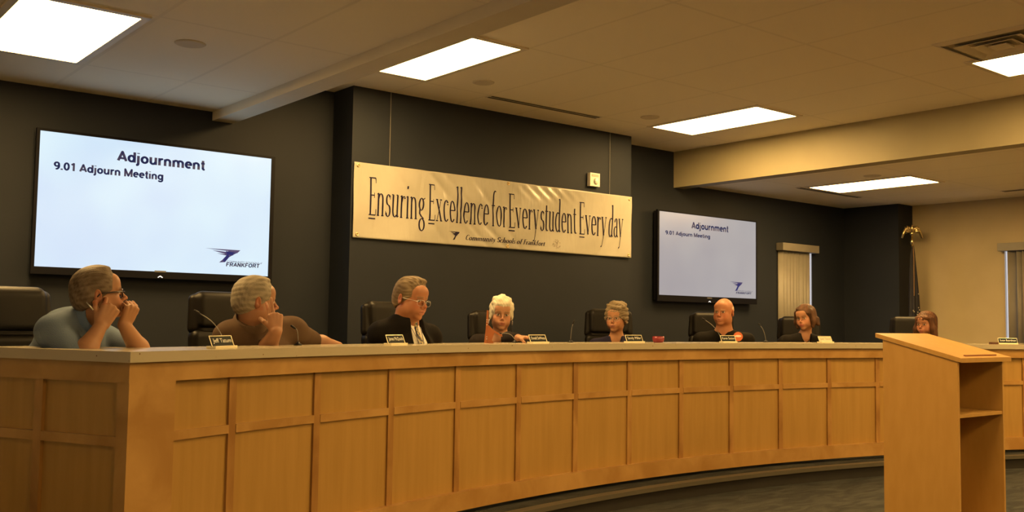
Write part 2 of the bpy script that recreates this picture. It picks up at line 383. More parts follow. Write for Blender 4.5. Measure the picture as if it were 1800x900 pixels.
for a in (A0+.02, A1-.02):
    # end returns run outward from the arc
    t = R_(a); rad = Vector((math.sin(t), math.cos(t), 0)); sgn = -1 if a < 0 else 1
    nrm = Vector((math.cos(t), -math.sin(t), 0))*sgn
    def rb(name, s0, s1, n0, n1, z0, z1, m):
        bm = bmesh.new(); o0 = onarc(10.853, a)
        vv = [bm.verts.new(o0+rad*s+nrm*n+Vector((0, 0, z))) for s in (s0, s1) for n in (n0, n1) for z in (z0, z1)]
        for f in [(0, 1, 3, 2), (4, 6, 7, 5), (0, 4, 5, 1), (2, 3, 7, 6), (0, 2, 6, 4), (1, 5, 7, 3)]: bm.faces.new([vv[i] for i in f])
        return dp(name, bm, m)
    LR = .90
    rb('end_panel', 0.0, LR, -.03, -.016, zb0, zs, M['maple_panel'])
    rb('top_rail', 0.0, LR, -.016, .006, zr0, zs, M['maple_rail'])
    rb('bottom_rail', .05, LR, -.016, .006, zb0, zb1, M['maple_rail'])
    for s in (.0, .52): rb('stile', s, s+.05, -.016, .002, zb0 if s == 0 else zb1, zr0, M['maple_stile'])
    for s0, s1 in ((.05, .52), (.57, .90)): rb('mid_rail', s0, s1, -.016, .002, zm0, zm1, M['maple_rail'])
# worktop: ledge over the curve and over the returns
bm = bmesh.new(); n = 72; d0 = .20
ring = [onarc(10.826, A0-.14+(A1-A0+.28)*i/n) for i in range(n+1)]
ringo = [onarc(11.27, A0+2.2+(A1-A0-4.4)*i/n) for i in range(n+1)]
def retpt(a, s, off): 
    t = R_(a); sg = -1 if a < 0 else 1
    return onarc(10.826+s, a)+Vector((math.cos(t), -math.sin(t), 0))*sg*off
poly = ring+[retpt(A1, .94, .027), retpt(A1, .94, -.40)]+ringo[::-1]+[retpt(A0, .94, -.40), retpt(A0, .94, .027)]
lo = [bm.verts.new((p.x, p.y, zs)) for p in poly]; hi = [bm.verts.new((p.x, p.y, zt)) for p in poly]; k = len(poly)
bm.faces.new(hi); bm.faces.new(lo[::-1])
for i in range(k): bm.faces.new((lo[i], lo[(i+1) % k], hi[(i+1) % k], hi[i]))
ct = obj('countertop', bm, M['counter']); meta(ct, 'speckled tan solid countertop running along the whole curved desk', 'countertop')
part_arc('writing_surface', 10.92, 11.34, A0+2.3, A1-2.3, 1.08, 1.10, M['maple_panel'])

# ------------------------------------------------------------------ lectern
PX0, PX1, PY0, PY1 = 6.483, 7.137, 3.30, 3.84
lec = empty('lectern', ((PX0+PX1)/2, (PY0+PY1)/2, 0)); meta(lec, 'plain light wood lectern with slanted top and open shelves facing the audience', 'lectern')
hx, hy = (PX1-PX0)/2, (PY1-PY0)/2
def zt_at(y): return 1.155+(y+hy)/(2*hy)*.135
def side(x0, x1):
    bm = bmesh.new(); vv = []
    for x in (x0, x1): vv.append([bm.verts.new((x, y, z)) for y, z in ((-hy, 0), (hy, 0), (hy, zt_at(hy)), (-hy, zt_at(-hy)))])
    bm.faces.new(vv[0]); bm.faces.new(vv[1][::-1])
    for i in range(4): bm.faces.new((vv[0][i], vv[0][(i+1) % 4], vv[1][(i+1) % 4], vv[1][i]))
    return bm
t_ = .022
obj('side_panel', side(-hx, -hx+t_), M['podium_wood'], lec)
obj('side_panel', side(hx-t_, hx), M['podium_wood'], lec)
obj('front_panel', boxbm(-hx+t_, hx-t_, hy-.03, hy-.01, 0, zt_at(hy)-.02), M['podium_wood'], lec)
obj('shelf', boxbm(-hx+t_, hx-t_, -hy+.005, hy-.03, .778, .800), M['podium_wood'], lec)
obj('shelf', boxbm(-hx+t_, hx-t_, -hy+.005, hy-.03, .0, .022), M['podium_wood'], lec)
bm = bmesh.new(); vv = []
for y, z in ((-hy-.03, zt_at(-hy-.03)), (hy+.05, zt_at(hy+.05))):
    for x in (-hx-.012, hx+.055):
        for dz in (0.0, .030): vv.append(bm.verts.new((x, y, z+dz)))
for f in [(0, 1, 3, 2), (4, 6, 7, 5), (0, 4, 5, 1), (2, 3, 7, 6), (0, 2, 6, 4), (1, 5, 7, 3)]: bm.faces.new([vv[i] for i in f])
obj('slanted_top', bm, M['podium_wood'], lec)
z_ = zt_at(-hy+.005)+.030
obj('pen_ledge', boxbm(-hx+.12, hx-.09, -hy+.005, -hy+.02, z_, z_+.011, bev=.003), mat('brown_ledge', (.20, .07, .03), .5), lec)
# ------------------------------------------------------------------ lettering
def text_mesh(s, size=1.0, bold=0.0, shear=0.0, extrude=0.0):
    cu = bpy.data.curves.new('lettering', 'FONT'); cu.body = s; cu.size = size; cu.offset = bold; cu.shear = shear; cu.extrude = extrude
    cu.resolution_u = 4
    o = bpy.data.objects.new('lettering', cu); COL.objects.link(o)
    dg = bpy.context.evaluated_depsgraph_get(); me = bpy.data.meshes.new_from_object(o.evaluated_get(dg))
    bpy.data.objects.remove(o); bpy.data.curves.remove(cu)
    return me
def verts_of(me):
    a = np.empty(len(me.vertices)*3, np.float32); me.vertices.foreach_get('co', a); return a.reshape(-1, 3)
def set_verts(me, a): me.vertices.foreach_set('co', np.asarray(a, np.float32).ravel()); me.update()
def fit_text(s, u0, u1, v0, v1, ref, **k):
    """lettering scaled so its outline spans u0..u1 and letters of 'ref' height span v0..v1"""
    me = text_mesh(s, **k); a = verts_of(me).copy()
    rm = text_mesh(ref, **k); r = verts_of(rm); ry0, ry1 = r[:, 1].min(), r[:, 1].max(); bpy.data.meshes.remove(rm)
    x0, x1 = a[:, 0].min(), a[:, 0].max()
    a[:, 0] = u0+(a[:, 0]-x0)/(x1-x0)*(u1-u0); a[:, 1] = v0+(a[:, 1]-ry0)/(ry1-ry0)*(v1-v0)
    set_verts(me, a); return me
def lay(me, fn):
    a = verts_of(me); set_verts(me, fn(a)); return me
def polys_mesh(name, polys):
    bm = bmesh.new()
    for p in polys: bm.faces.new([bm.verts.new((x, y, 0)) for x, y in p])
    bmesh.ops.triangulate(bm, faces=bm.faces[:])
    me = bpy.data.meshes.new(name); bm.to_mesh(me); bm.free(); return me
LOGO = [[(0, 0), (1.0, .01), (.91, .235), (.72, .30), (.55, .24), (.66, .12)],
        [(.20, .12), (.62, .19), (.80, .25), (.79, .42), (.60, .36)],
        [(.33, .32), (.64, .35), (.70, .50), (.57, .93), (.40, .97), (.50, .75), (.60, .45)],
        [(.58, .12), (.90, .22), (.68, .56), (.56, .93), (.50, .76), (.62, .40)]]
def logo_mesh(u0, u1, vtop, vbot):
    return polys_mesh('emblem', [[(u0+x*(u1-u0), vtop-y*(vtop-vbot)) for x, y in p] for p in LOGO])

def arc_(cx, cy, rx, ry, a0, a1, n=9): return [(cx+rx*math.cos(R_(a0+(a1-a0)*i/n)), cy+ry*math.sin(R_(a0+(a1-a0)*i/n))) for i in range(n+1)]
_o = arc_(.32, .36, .21, .28, 0, 360, 20)
_n = lambda x0: [[(x0, 0), (x0, .66)], [(x0, .40)]+arc_(x0+.185, .44, .185, .20, 170, 0)+[(x0+.37, 0)]]
S = {'A': (.74, [[(.08, .05), (.37, .92), (.66, .05)], [(.19, .30), (.55, .30)]]),
 'd': (.66, [arc_(.30, .36, .20, .28, 0, 360, 20), [(.52, .0), (.52, 1)]]), 'j': (.29, [[(.14, .70), (.14, -.10), (.09, -.20), (-.02, -.21)], [(.14, .90), (.14, .98)]]),
 'o': (.64, [_o]), 'u': (.66, [[(.13, .72), (.13, .26)]+arc_(.30, .26, .17, .19, 180, 330)+[(.51, .30)], [(.51, .72), (.51, .0)]]),
 'r': (.43, [[(.13, 0), (.13, .72)], [(.13, .42)]+arc_(.32, .42, .19, .22, 165, 80)]), 'n': (.65, _n(.13)), 'm': (.98, _n(.13)+[_n(.47)[1]]),
 'e': (.61, [[(.12, .38), (.50, .38)]+arc_(.31, .36, .20, .28, 10, 310, 18)]), 't': (.38, [[(.19, .95), (.19, .20)]+arc_(.28, .18, .09, .12, 180, 280, 5), [(.04, .66), (.33, .66)]]),
 'i': (.30, [[(.15, 0), (.15, .70)], [(.15, .90), (.15, .98)]]), 'g': (.66, [arc_(.30, .36, .20, .28, 0, 360, 20), [(.52, .72), (.52, .0)]+arc_(.31, -.02, .21, .20, 0, -150, 10)]),
 'M': (.92, [[(.13, 0), (.13, .95), (.46, .10), (.79, .95), (.79, 0)]]), '9': (.62, [arc_(.31, .66, .20, .24, 0, 360, 18), arc_(.28, .50, .24, .42, 20, -100, 12)]),
 '0': (.62, [arc_(.31, .49, .20, .42, 0, 360, 22)]), '1': (.60, [[(.14, .74), (.36, .93), (.36, 0)]]), '.': (.30, [[(.15, 0), (.15, .17)]]),
 'F': (.66, [[(.14, 0), (.14, .92), (.60, .92)], [(.14, .50), (.53, .50)]]), 'R': (.76, [[(.14, 0), (.14, .92)]+arc_(.42, .70, .20, .22, 90, -90, 8)+[(.14, .48)], [(.42, .48), (.64, .03)]]),
 'N': (.76, [[(.14, 0), (.14, .95), (.60, .05), (.60, 1)]]), 'K': (.74, [[(.14, 0), (.14, 1)], [(.62, .97), (.16, .42)], [(.30, .58), (.64, .03)]]),
 'O': (.82, [arc_(.41, .49, .29, .42, 0, 360, 24)]), 'T': (.66, [[(.05, .92), (.61, .92)], [(.33, .92), (.33, 0)]]), ' ': (.30, [])}
def sans(word, T=.20):
    polys = []; x = 0.0; h = T/2
    for ch in word:
        wd, strokes = S[ch]
        for pts in strokes:
            for p, q in zip(pts[:-1], pts[1:]):
                ax, ay, bx_, by = p[0]+x, p[1], q[0]+x, q[1]; L = math.hypot(bx_-ax, by-ay) or 1; ux, uy = (bx_-ax)/L, (by-ay)/L; nx, ny = -uy*h, ux*h
                polys.append([(ax-nx, ay-ny), (bx_-nx, by-ny), (bx_+nx, by+ny), (ax+nx, ay+ny)])
            for p in pts[1:-1]: polys.append([(p[0]+x+h*math.cos(k*PI/4+.39), p[1]+h*math.sin(k*PI/4+.39)) for k in range(8)])
        x += wd
    return polys, x
# ------------------------------------------------------------------ televisions
def television(px, Y, scr_px, label, emit, estr, title, line, logo, frk, com):
    tl, tr, br, bl = [aty(*p, Y) for p in px]
    x0, x1 = (tl[0]+bl[0])/2, (tr[0]+br[0])/2; z1, z0 = (tl[2]+tr[2])/2, (bl[2]+br[2])/2
    root = empty('television', ((x0+x1)/2, YB, z0)); meta(root, label, 'television', 'wall mounted televisions')
    O = root.location
    dy = Y-O.y
    s = [aty(*p, Y) for p in scr_px]; sx0, sx1 = (s[0][0]+s[3][0])/2, (s[1][0]+s[2][0])/2; sz1, sz0 = (s[0][2]+s[1][2])/2, (s[2][2]+s[3][2])/2
    bm = bmesh.new()
    for b_ in ((x0, sx0, z0, z1), (sx1, x1, z0, z1), (sx0, sx1, z0, sz0), (sx0, sx1, sz1, z1)): box(bm, b_[0]-O.x, b_[1]-O.x, dy, dy+.03, b_[2]-O.z, b_[3]-O.z)
    obj('bezel', bm, M['bezel'], root)
    obj('casing', boxbm(x0-O.x+.01, x1-O.x-.01, dy+.03, dy+.075, .01, z1-z0-.01, bev=.008), M['plastic_black'], root)
    obj('wall_mount', boxbm(-.3, .3, dy+.075, 0, .3, z1-z0-.3), M['plastic_black'], root)
    m = mat('lit_screen', (.02, .02, .02), .3, emit=emit, estr=estr)
    b = m.node_tree.nodes['Principled BSDF']
    tc = nd(m, 'ShaderNodeTexCoord'); n = nd(m, 'ShaderNodeTexNoise'); n.inputs['Scale'].default_value = 1.1; lk(m, tc.outputs['Object'], n.inputs['Vector'])
    r = nd(m, 'ShaderNodeValToRGB'); r.color_ramp.elements[0].position = .35; r.color_ramp.elements[1].position = .65
    r.color_ramp.elements[0].color = (emit[0]*.86, emit[1]*.88, emit[2]*(.97 if emit[0] > .6 else .90), 1); r.color_ramp.elements[1].color = (emit[0], emit[1]*1.04, emit[2], 1)
    lk(m, n.outputs[0], r.inputs[0]); lk(m, r.outputs[0], b.inputs['Emission Color'])
    sc_ = obj('screen', boxbm(sx0-O.x, sx1-O.x, dy+.006, dy+.02, sz0-O.z, sz1-O.z), m, root)
    def P(x, y): q = aty(x, y, Y); return q[0], q[2]
    yy = dy+.004
    ink = mat('screen_ink', (.01, .01, .03), .5, emit=(.02, .022, .07), estr=1.0)
    def put(me, name='lettering', mm=None, off=0.0):
        lay(me, lambda a: np.c_[a[:, 0]-O.x, np.full(len(a), yy-off), a[:, 1]-O.z]); return obj(name, me, mm or ink, sc_)
    for s_, (pl, pr, cap) in ((title[0], title[1:]), (line[0], line[1:])):
        ul, vl = P(*pl); ur, vr = P(*pr); uc, vc = P(*cap); vb = (vl+vr)/2
        h = vc-vl
        _, wd = sans(s_); k_ = (ur-ul)/wd; x_ = 0.0
        for word in s_.split(' '):
            ps, w1 = sans(word); put(polys_mesh('words', [[(ul+(a+x_)*k_, vb+b*h) for a, b in p] for p in ps])); x_ += w1+.30
    (ax, ay), (bx_, by), (cx, cy) = logo
    ul, vt = P(ax, ay); ur, _ = P(bx_, by); _, vb = P(cx, cy); put(logo_mesh(ul, ur, vt, vb), 'emblem', mat('emblem_navy', (.02, .02, .05), .5, emit=(.03, .03, .13), estr=1))
    for s_, a_, b2, c_ in (frk, com):
        ul, v0 = P(*a_); ur, v1 = P(*b2); _, vc = P(*c_)
        if s_ == 'FRANKFORT':
            ps, wd = sans(s_); k_ = (ur-ul)/wd; put(polys_mesh('words', [[(ul+(a+.1*b)*k_, (v0+v1)/2+b*(vc-v0)) for a, b in p] for p in ps]), off=.001); continue
        put(fit_text(s_, ul, ur, (v0+v1)/2, (v0+v1)/2+(vc-v0), 'F', bold=.012 if s_ == frk[0] else .0, shear=.12), off=.001)
    mk = obj('maker_mark', boxbm(-.045, .045, dy-.001, dy+.002, .050, .062), mat('mark_grey', (.15, .15, .15), .4), root)
    bm = bmesh.new()
    for sg in (-1, 1): tube(bm, [(0, dy-.002, .020), (sg*.018, dy-.002, .008)], .0035, 6)
    obj('power_light', bm, mat('power_light', (.8, .8, .8), .4, emit=(1, 1, 1), estr=1.2), root)
    return root
television(((66, 228), (484, 272), (478, 492), (52, 487)), 7.84, ((70, 231), (477, 277), (472, 484), (61, 470)),
           'big lit television on the dark wall behind the two leftmost men', (.70, .86, 1.0), .97,
           ('Adjournment', (206, 284), (361, 298), (208, 266)), ('9.01 Adjourn Meeting', (94, 299), (288, 315), (95, 285)),
           ((361, 436), (423, 439), (386, 462)), ('FRANKFORT', (397, 468.5), (456, 470.5), (397, 461.5)), ('COMMUNITY SCHOOLS of', (399, 462), (461, 463.5), (399, 459)))
television(((1160, 367), (1333, 390), (1328, 534), (1152, 530)), 7.84, ((1162, 371), (1331.5, 391), (1327, 525), (1156, 518)),
           'smaller looking lit television on the dark wall right of the banner', (.46, .43, .46), .85,
           ('Adjournment', (1216, 403), (1281, 407), (1216.5, 391.5)), ('9.01 Adjourn Meeting', (1170, 412), (1249, 419), (1170.5, 405)),
           ((1283, 495), (1306, 496.5), (1294, 512)), ('FRANKFORT', (1294, 516.5), (1321, 517.5), (1294, 513)), ('COMMUNITY SCHOOLS of', (1296, 512.2), (1323, 513), (1296, 510.6)))

# ------------------------------------------------------------------ banner with a condensed serif alphabet (broad nib strokes)
def arc_(cx, cy, rx, ry, a0, a1, n=9): return [(cx+rx*math.cos(R_(a0+(a1-a0)*i/n)), cy+ry*math.sin(R_(a0+(a1-a0)*i/n))) for i in range(n+1)]
X = .60
def sf(x, y, w=.07): return ('t', [(x-w, y), (x+w, y)])
G = {
 'E': (.46, [('b', [(.12, 0), (.12, 1)]), ('t', [(.03, 1), (.40, 1)]), ('t', [(.40, 1), (.41, .86)]), ('t', [(.12, .53), (.33, .53)]), ('t', [(.33, .60), (.33, .46)]), ('t', [(.03, 0), (.42, 0)]), ('t', [(.42, 0), (.44, .16)])]),
 'F': (.42, [('b', [(.12, 0), (.12, 1)]), ('t', [(.03, 1), (.40, 1)]), ('t', [(.40, 1), (.41, .86)]), ('t', [(.12, .53), (.33, .53)]), ('t', [(.33, .60), (.33, .46)]), sf(.12, 0)]),
 'C': (.50, [('b', arc_(.28, .5, .20, .5, 60, 300, 16)), ('t', [(.40, .86), (.42, .72)]), ('t', [(.38, .07), (.44, .18)])]),
 'S': (.42, [('b', arc_(.21, .75, .14, .24, 20, 270, 12)+arc_(.21, .25, .15, .26, 90, -160, 12)), ('t', [(.35, .95), (.35, .78)]), ('t', [(.05, .22), (.05, .05)])]),
 'n': (.50, [('b', [(.11, 0), (.11, X)]), ('b', [(.11, .44)]+arc_(.24, .42, .12, .17, 150, 0)+[(.37, 0)]), ('t', [(.03, .57), (.11, X)]), sf(.11, 0), sf(.37, 0)]),
 'm': (.76, [('b', [(.11, 0), (.11, X)]), ('b', [(.11, .44)]+arc_(.24, .42, .12, .17, 150, 0)+[(.37, 0)]), ('b', [(.37, .44)]+arc_(.50, .42, .12, .17, 150, 0)+[(.63, 0)]), ('t', [(.03, .57), (.11, X)]), sf(.11, 0), sf(.37, 0), sf(.63, 0)]),
 'h': (.50, [('b', [(.11, 0), (.11, 1.03)]), ('b', [(.11, .44)]+arc_(.24, .42, .12, .17, 150, 0)+[(.37, 0)]), ('t', [(.03, 1.0), (.11, 1.03)]), sf(.11, 0), sf(.37, 0)]),
 'k': (.48, [('b', [(.11, 0), (.11, 1.03)]), ('t', [(.11, .26), (.36, .58)]), ('b', [(.20, .34), (.38, 0)]), sf(.11, 0), sf(.39, 0), sf(.36, X)]),
 's': (.36, [('b', arc_(.18, .45, .10, .14, 30, 270, 10)+arc_(.18, .15, .12, .16, 90, -160, 10)), ('t', [(.28, .57), (.28, .46)]), ('t', [(.05, .14), (.05, .03)])]),
 'u': (.50, [('b', [(.11, X), (.11, .18)]+arc_(.23, .17, .12, .17, 180, 320)), ('b', [(.37, X), (.37, 0)]), ('t', [(.03, X), (.11, X)]), ('t', [(.29, X), (.37, X)]), ('t', [(.37, 0), (.45, .03)])]),
 'r': (.36, [('b', [(.11, 0), (.11, X)]), ('b', [(.11, .40)]+arc_(.24, .44, .11, .14, 170, 60)), ('b', [(.29, .55), (.30, .52)]), ('t', [(.03, .57), (.11, X)]), sf(.11, 0)]),
 'i': (.24, [('b', [(.11, 0), (.11, X)]), ('t', [(.03, .57), (.11, X)]), sf(.11, 0), ('b', [(.11, .80), (.11, .88)])]),
 'g': (.48, [('b', arc_(.21, .42, .12, .17, 0, 360, 18)), ('t', [(.30, .55), (.42, .60)]), ('b', [(.13, .28), (.10, .16), (.20, .08), (.33, .02)]), ('b', arc_(.22, -.15, .15, .17, 50, 410, 20))]),
 'x': (.46, [('b', [(.10, X), (.36, 0)]), ('t', [(.36, X), (.09, 0)]), sf(.10, X), sf(.36, X), sf(.10, 0), sf(.37, 0)]),
 'c': (.42, [('b', arc_(.24, .30, .15, .30, 50, 310, 14)), ('b', [(.33, .50), (.34, .47)])]),
 'e': (.44, [('b', arc_(.23, .30, .15, .30, 5, 315, 16)), ('t', [(.08, .33), (.38, .33)])]),
 'l': (.24, [('b', [(.11, 0), (.11, 1.03)]), ('t', [(.03, 1.0), (.11, 1.03)]), sf(.11, 0)]),
 'f': (.32, [('b', [(.13, 0), (.13, .85)]+arc_(.23, .85, .10, .18, 180, 60)), ('t', [(.04, X), (.26, X)]), sf(.13, 0)]),
 'o': (.48, [('b', arc_(.24, .30, .16, .30, 0, 360, 20))]),
 'v': (.46, [('b', [(.09, X), (.24, 0)]), ('t', [(.24, 0), (.38, X)]), sf(.09, X), sf(.38, X, .06)]),
 'y': (.46, [('b', [(.09, X), (.24, .02)]), ('t', [(.39, X), (.22, -.06), (.14, -.30), (.06, -.36)]), sf(.09, X), sf(.38, X, .06), ('b', [(.06, -.36), (.08, -.32)])]),
 't': (.30, [('b', [(.13, .78), (.13, .14)]+arc_(.21, .14, .08, .14, 180, 300)), ('t', [(.03, X), (.26, X)])]),
 'd': (.50, [('b', arc_(.23, .30, .15, .30, 60, 310, 14)), ('b', [(.37, 1.03), (.37, 0)]), ('t', [(.29, 1.0), (.37, 1.03)]), ('t', [(.37, 0), (.45, .03)])]),
 'a': (.42, [('b', [(.09, .48)]+arc_(.20, .46, .11, .14, 150, 0)+[(.31, .08), (.38, 0)]), ('b', arc_(.19, .17, .12, .17, 60, 330, 12))]),
}
def serif(word, T=.085, t=.030, shear=0.0):
    polys = []; x = 0.0
    for ch in word:
        if ch == ' ': x += .26; continue
        wd, strokes = G[ch]
        for kind, pts in strokes:
            hw = T/2 if kind == 'b' else t/2
            for p, q in zip(pts[:-1], pts[1:]):
                ax, ay, bx_, by = p[0]+x, p[1], q[0]+x, q[1]
                if kind == 'b' and abs(by-ay) > 1e-4:
                    polys.append([(ax-hw, ay-.004), (ax+hw, ay+.004), (bx_+hw, by+.004), (bx_-hw, by-.004)])
                if True:
                    L = math.hypot(bx_-ax, by-ay) or 1; nx, ny = -(by-ay)/L*t/2, (bx_-ax)/L*t/2
                    polys.append([(ax-nx, ay-ny), (bx_-nx, by-ny), (bx_+nx, by+ny), (ax+nx, ay+ny)])
        x += wd
    return [[(px+shear*py, py) for px, py in p] for p in polys], x
YBN = 7.575
bc = [aty(*p, YBN) for p in ((622.5, 283), (1110, 347), (1109, 453), (621, 418))]
BX0, BX1 = (bc[0][0]+bc[3][0])/2, (bc[1][0]+bc[2][0])/2; BZ1, BZ0 = (bc[0][2]+bc[1][2])/2, (bc[2][2]+bc[3][2])/2
def wrinkle(x, z):
    u = (x-BX0)/(BX1-BX0); v = (z-BZ0)/(BZ1-BZ0)
    y = .006*np.sin(9*u+2.2*v)+.004*np.sin(23*u-7*v+1)
    y += .006*np.exp(-((u-.66)/.10)**2-((v-.90)/.10)**2)*np.sin(150*u+34*v)     # puckers under the top grommet
    for c_, sl, am_ in ((.20, .30, .005), (.33, .34, .009), (.385, .36, .006), (.46, .30, .006), (.93, -.25, .004)): y += am_*np.exp(-((u-c_-sl*(.5-v)*.6)/.012)**2)
    y += .006*np.exp(-((u-.30-.16*(.5-v))/.03)**2)+.004*np.exp(-((u-.42-.3*(.3-v))/.02)**2)
    return YBN+y
ban = empty('banner', ((BX0+BX1)/2, YF, BZ0)); meta(ban, 'long white vinyl banner with navy serif lettering hung on the dark centre wall', 'banner')
BO = ban.location
nx, nz = 300, 50; us = np.linspace(BX0, BX1, nx); vz = np.linspace(BZ0, BZ1, nz)
UU, VV = np.meshgrid(us, vz, indexing='ij')
sag = -.02*np.sin(PI*(UU-BX0)/(BX1-BX0)*1.0)*0
YY = wrinkle(UU, VV)
co = np.stack([UU-BO.x, YY-BO.y, VV-BO.z], -1).reshape(-1, 3)
idx = np.arange(nx*nz).reshape(nx, nz)
fc = np.stack([idx[:-1, :-1], idx[1:, :-1], idx[1:, 1:], idx[:-1, 1:]], -1).reshape(-1, 4)
me = bpy.data.meshes.new('cloth'); me.from_pydata(co.tolist(), [], fc.tolist())
vm = noise_mat('glossy_vinyl', (.375, .355, .295), (.41, .39, .325), nscale=2, rough=.27, bump=.0, spec=.5)
b = vm.node_tree.nodes['Principled BSDF']; tc = nd(vm, 'ShaderNodeTexCoord'); mp = nd(vm, 'ShaderNodeMapping'); mp.inputs['Rotation'].default_value = (0, R_(35), 0); mp.inputs['Scale'].default_value = (4.5, 1, 1.2)
lk(vm, tc.outputs['Object'], mp.inputs['Vector']); n = nd(vm, 'ShaderNodeTexNoise'); n.inputs['Scale'].default_value = 1.6; n.inputs['Detail'].default_value = 2; n.inputs['Distortion'].default_value = .8
lk(vm, mp.outputs[0], n.inputs['Vector']); bp = nd(vm, 'ShaderNodeBump'); bp.inputs['Strength'].default_value = .55; bp.inputs['Distance'].default_value = .02
lk(vm, n.outputs[0], bp.inputs['Height']); lk(vm, bp.outputs[0], b.inputs['Normal'])
cl = obj('cloth', me, vm, ban, smooth=True); md = cl.modifiers.new('thickness', 'SOLIDIFY'); md.thickness = .0015; md.offset = 1
def ban_put(me, name, m):
    bm = bmesh.new(); bm.from_mesh(me); bmesh.ops.triangulate(bm, faces=bm.faces[:])
    for _ in range(5):
        lng = [e for e in bm.edges if e.calc_length() > .016]
        if lng: bmesh.ops.subdivide_edges(bm, edges=lng, cuts=1); bmesh.ops.triangulate(bm, faces=bm.faces[:])
    bm.to_mesh(me); bm.free()
    lay(me, lambda a: np.c_[a[:, 0]-BO.x, wrinkle(a[:, 0], a[:, 1])-.0045-BO.y, a[:, 1]-BO.z]); return obj(name, me, m, ban)
def Pb(x, y): q = aty(x, y, YBN); return q[0], q[2]
zc = [Pb(651, 310)[1], Pb(763, 324.5)[1], Pb(905, 342.5)[1], Pb(1024, 358)[1]]; z0_ = [Pb(654, 376)[1], Pb(760, 388)[1], Pb(900, 401)[1], Pb(1022, 411)[1]]
cap_z, base_z = sum(zc)/4, sum(z0_)/4
M['ban_ink'] = mat('banner_ink', (.018, .015, .040), .7, spec=.15)
for word, xa, xb in (('Ensuring', 647, 748), ('Excellence', 752, 859), ('for', 863, 891), ('Every', 893, 947), ('student', 949, 1014), ('Every', 1018, 1066), ('day', 1069, 1095)):
    u0, u1 = Pb(xa, 380)[0], Pb(xb, 400)[0]
    ps, wd = serif(word, T=.090, t=.030); s = (u1-u0)/wd; h = cap_z-base_z
    ps = [[(u0+a*s, base_z+c*h) for a, c in p] for p in ps]
    if word[0] == 'E': ps.append([(u0+.02*s, base_z-.115*h), (u0+.42*s, base_z-.115*h), (u0+.42*s, base_z-.080*h), (u0+.02*s, base_z-.080*h)])
    ban_put(polys_mesh('word', ps), 'lettering', M['ban_ink'])
u0, v0 = Pb(818, 419); u1, v1 = Pb(957, 432); vc = Pb(818, 411.5)[1]
ps, wd = serif('Community Schools of Frankfort', T=.13, t=.05, shear=.22); s = (u1-u0)/wd
vb_ = (Pb(818, 421)[1]+Pb(955, 432.5)[1])/2; hh = (Pb(818, 412)[1]-Pb(818, 421)[1])
ban_put(polys_mesh('word', [[(u0+a*s, vb_+c*hh) for a, c in p] for p in ps]), 'lettering', M['ban_ink'])
ua, va = Pb(788, 406); ub, vb2 = Pb(808, 423); ban_put(logo_mesh(ua, ub, va, vb2), 'emblem', M['ban_ink'])
ua, va = Pb(971, 420); ub, vb2 = Pb(985, 438)
fig = []
rnd = random.Random(4)
for i in range(26):
    t = rnd.random()*2*PI; r = .38+.1*rnd.random(); cx, cy = .5+r*math.cos(t), .5+r*math.sin(t); d = .035
    fig.append([(cx-d, cy-d), (cx+d, cy-d), (cx+d, cy+d), (cx-d, cy+d)])
fig += [[(.45, .15), (.52, .15), (.60, .55), (.52, .58)], [(.30, .75), (.36, .80), (.62, .55), (.56, .50)], [(.66, .85), (.72, .80), (.60, .5), (.54, .56)], [(.25, .2), (.32, .2), (.34, .5), (.28, .5)]]
ban_put(polys_mesh('seal', [[(ua+a*(ub-ua), vb2+c*(va-vb2)) for a, c in p] for p in fig]), 'round_seal', mat('faded_ink', (.22, .18, .14), .5))
for (gx, gz) in ((.012, .955), (.012, .045), (.5, .965), (.5, .04), (.988, .955), (.988, .045)):
    x, z = BX0+gx*(BX1-BX0), BZ0+gz*(BZ1-BZ0); bm = bmesh.new(); y = float(wrinkle(x, z))-.003
    pts = [(x+.012*math.cos(k*PI/6)-BO.x, y-BO.y, z+.012*math.sin(k*PI/6)-BO.z) for k in range(12)]
    tube(bm, pts+pts[:1], .005, 6); obj('grommet', bm, M['brass'], ban, smooth=True)
for pxx, y0, y1 in ((686, 170, 290), (1073, 240, 342)):
    a = aty(pxx, y1, YBN); bm = bmesh.new(); tube(bm, [(a[0]-BO.x, YF-.012-BO.y, BZ1-BO.z-.01), (a[0]-BO.x, YF-.012-BO.y, ZM-.005-BO.z)], .0016, 5)
    obj('hanging_line', bm, mat('fishing_line', (.35, .33, .28), .3), ban)
# ------------------------------------------------------------------ fire alarm
a = aty(1037, 303, 7.56); c = aty(1054, 329, 7.56)
al = empty('fire_alarm', ((a[0]+c[0])/2, YF, c[2])); meta(al, 'small cream fire alarm strobe on the dark wall above the banner', 'fire alarm')
hw = (c[0]-a[0])/2; hh = a[2]-c[2]
obj('housing', boxbm(-hw, hw, -.045, 0, 0, hh, bev=.006), M['white_plastic'], al)
bm = bmesh.new(); bmesh.ops.create_uvsphere(bm, u_segments=16, v_segments=10, radius=1)
for v in bm.verts: v.co = Vector((.012+v.co.x*.030, -.050+v.co.y*.016, hh*.40+v.co.z*.036))
obj('strobe_lens', bm, mat('strobe_lens', (.85, .83, .75), .08, spec=.8), al, smooth=True)
bm = bmesh.new(); box(bm, -hw*.7, hw*.7, -.048, -.044, hh*.72, hh*.90, bev=.001); obj('sounder_grille', bm, mat('grille_tan', (.50, .46, .38), .6), al)

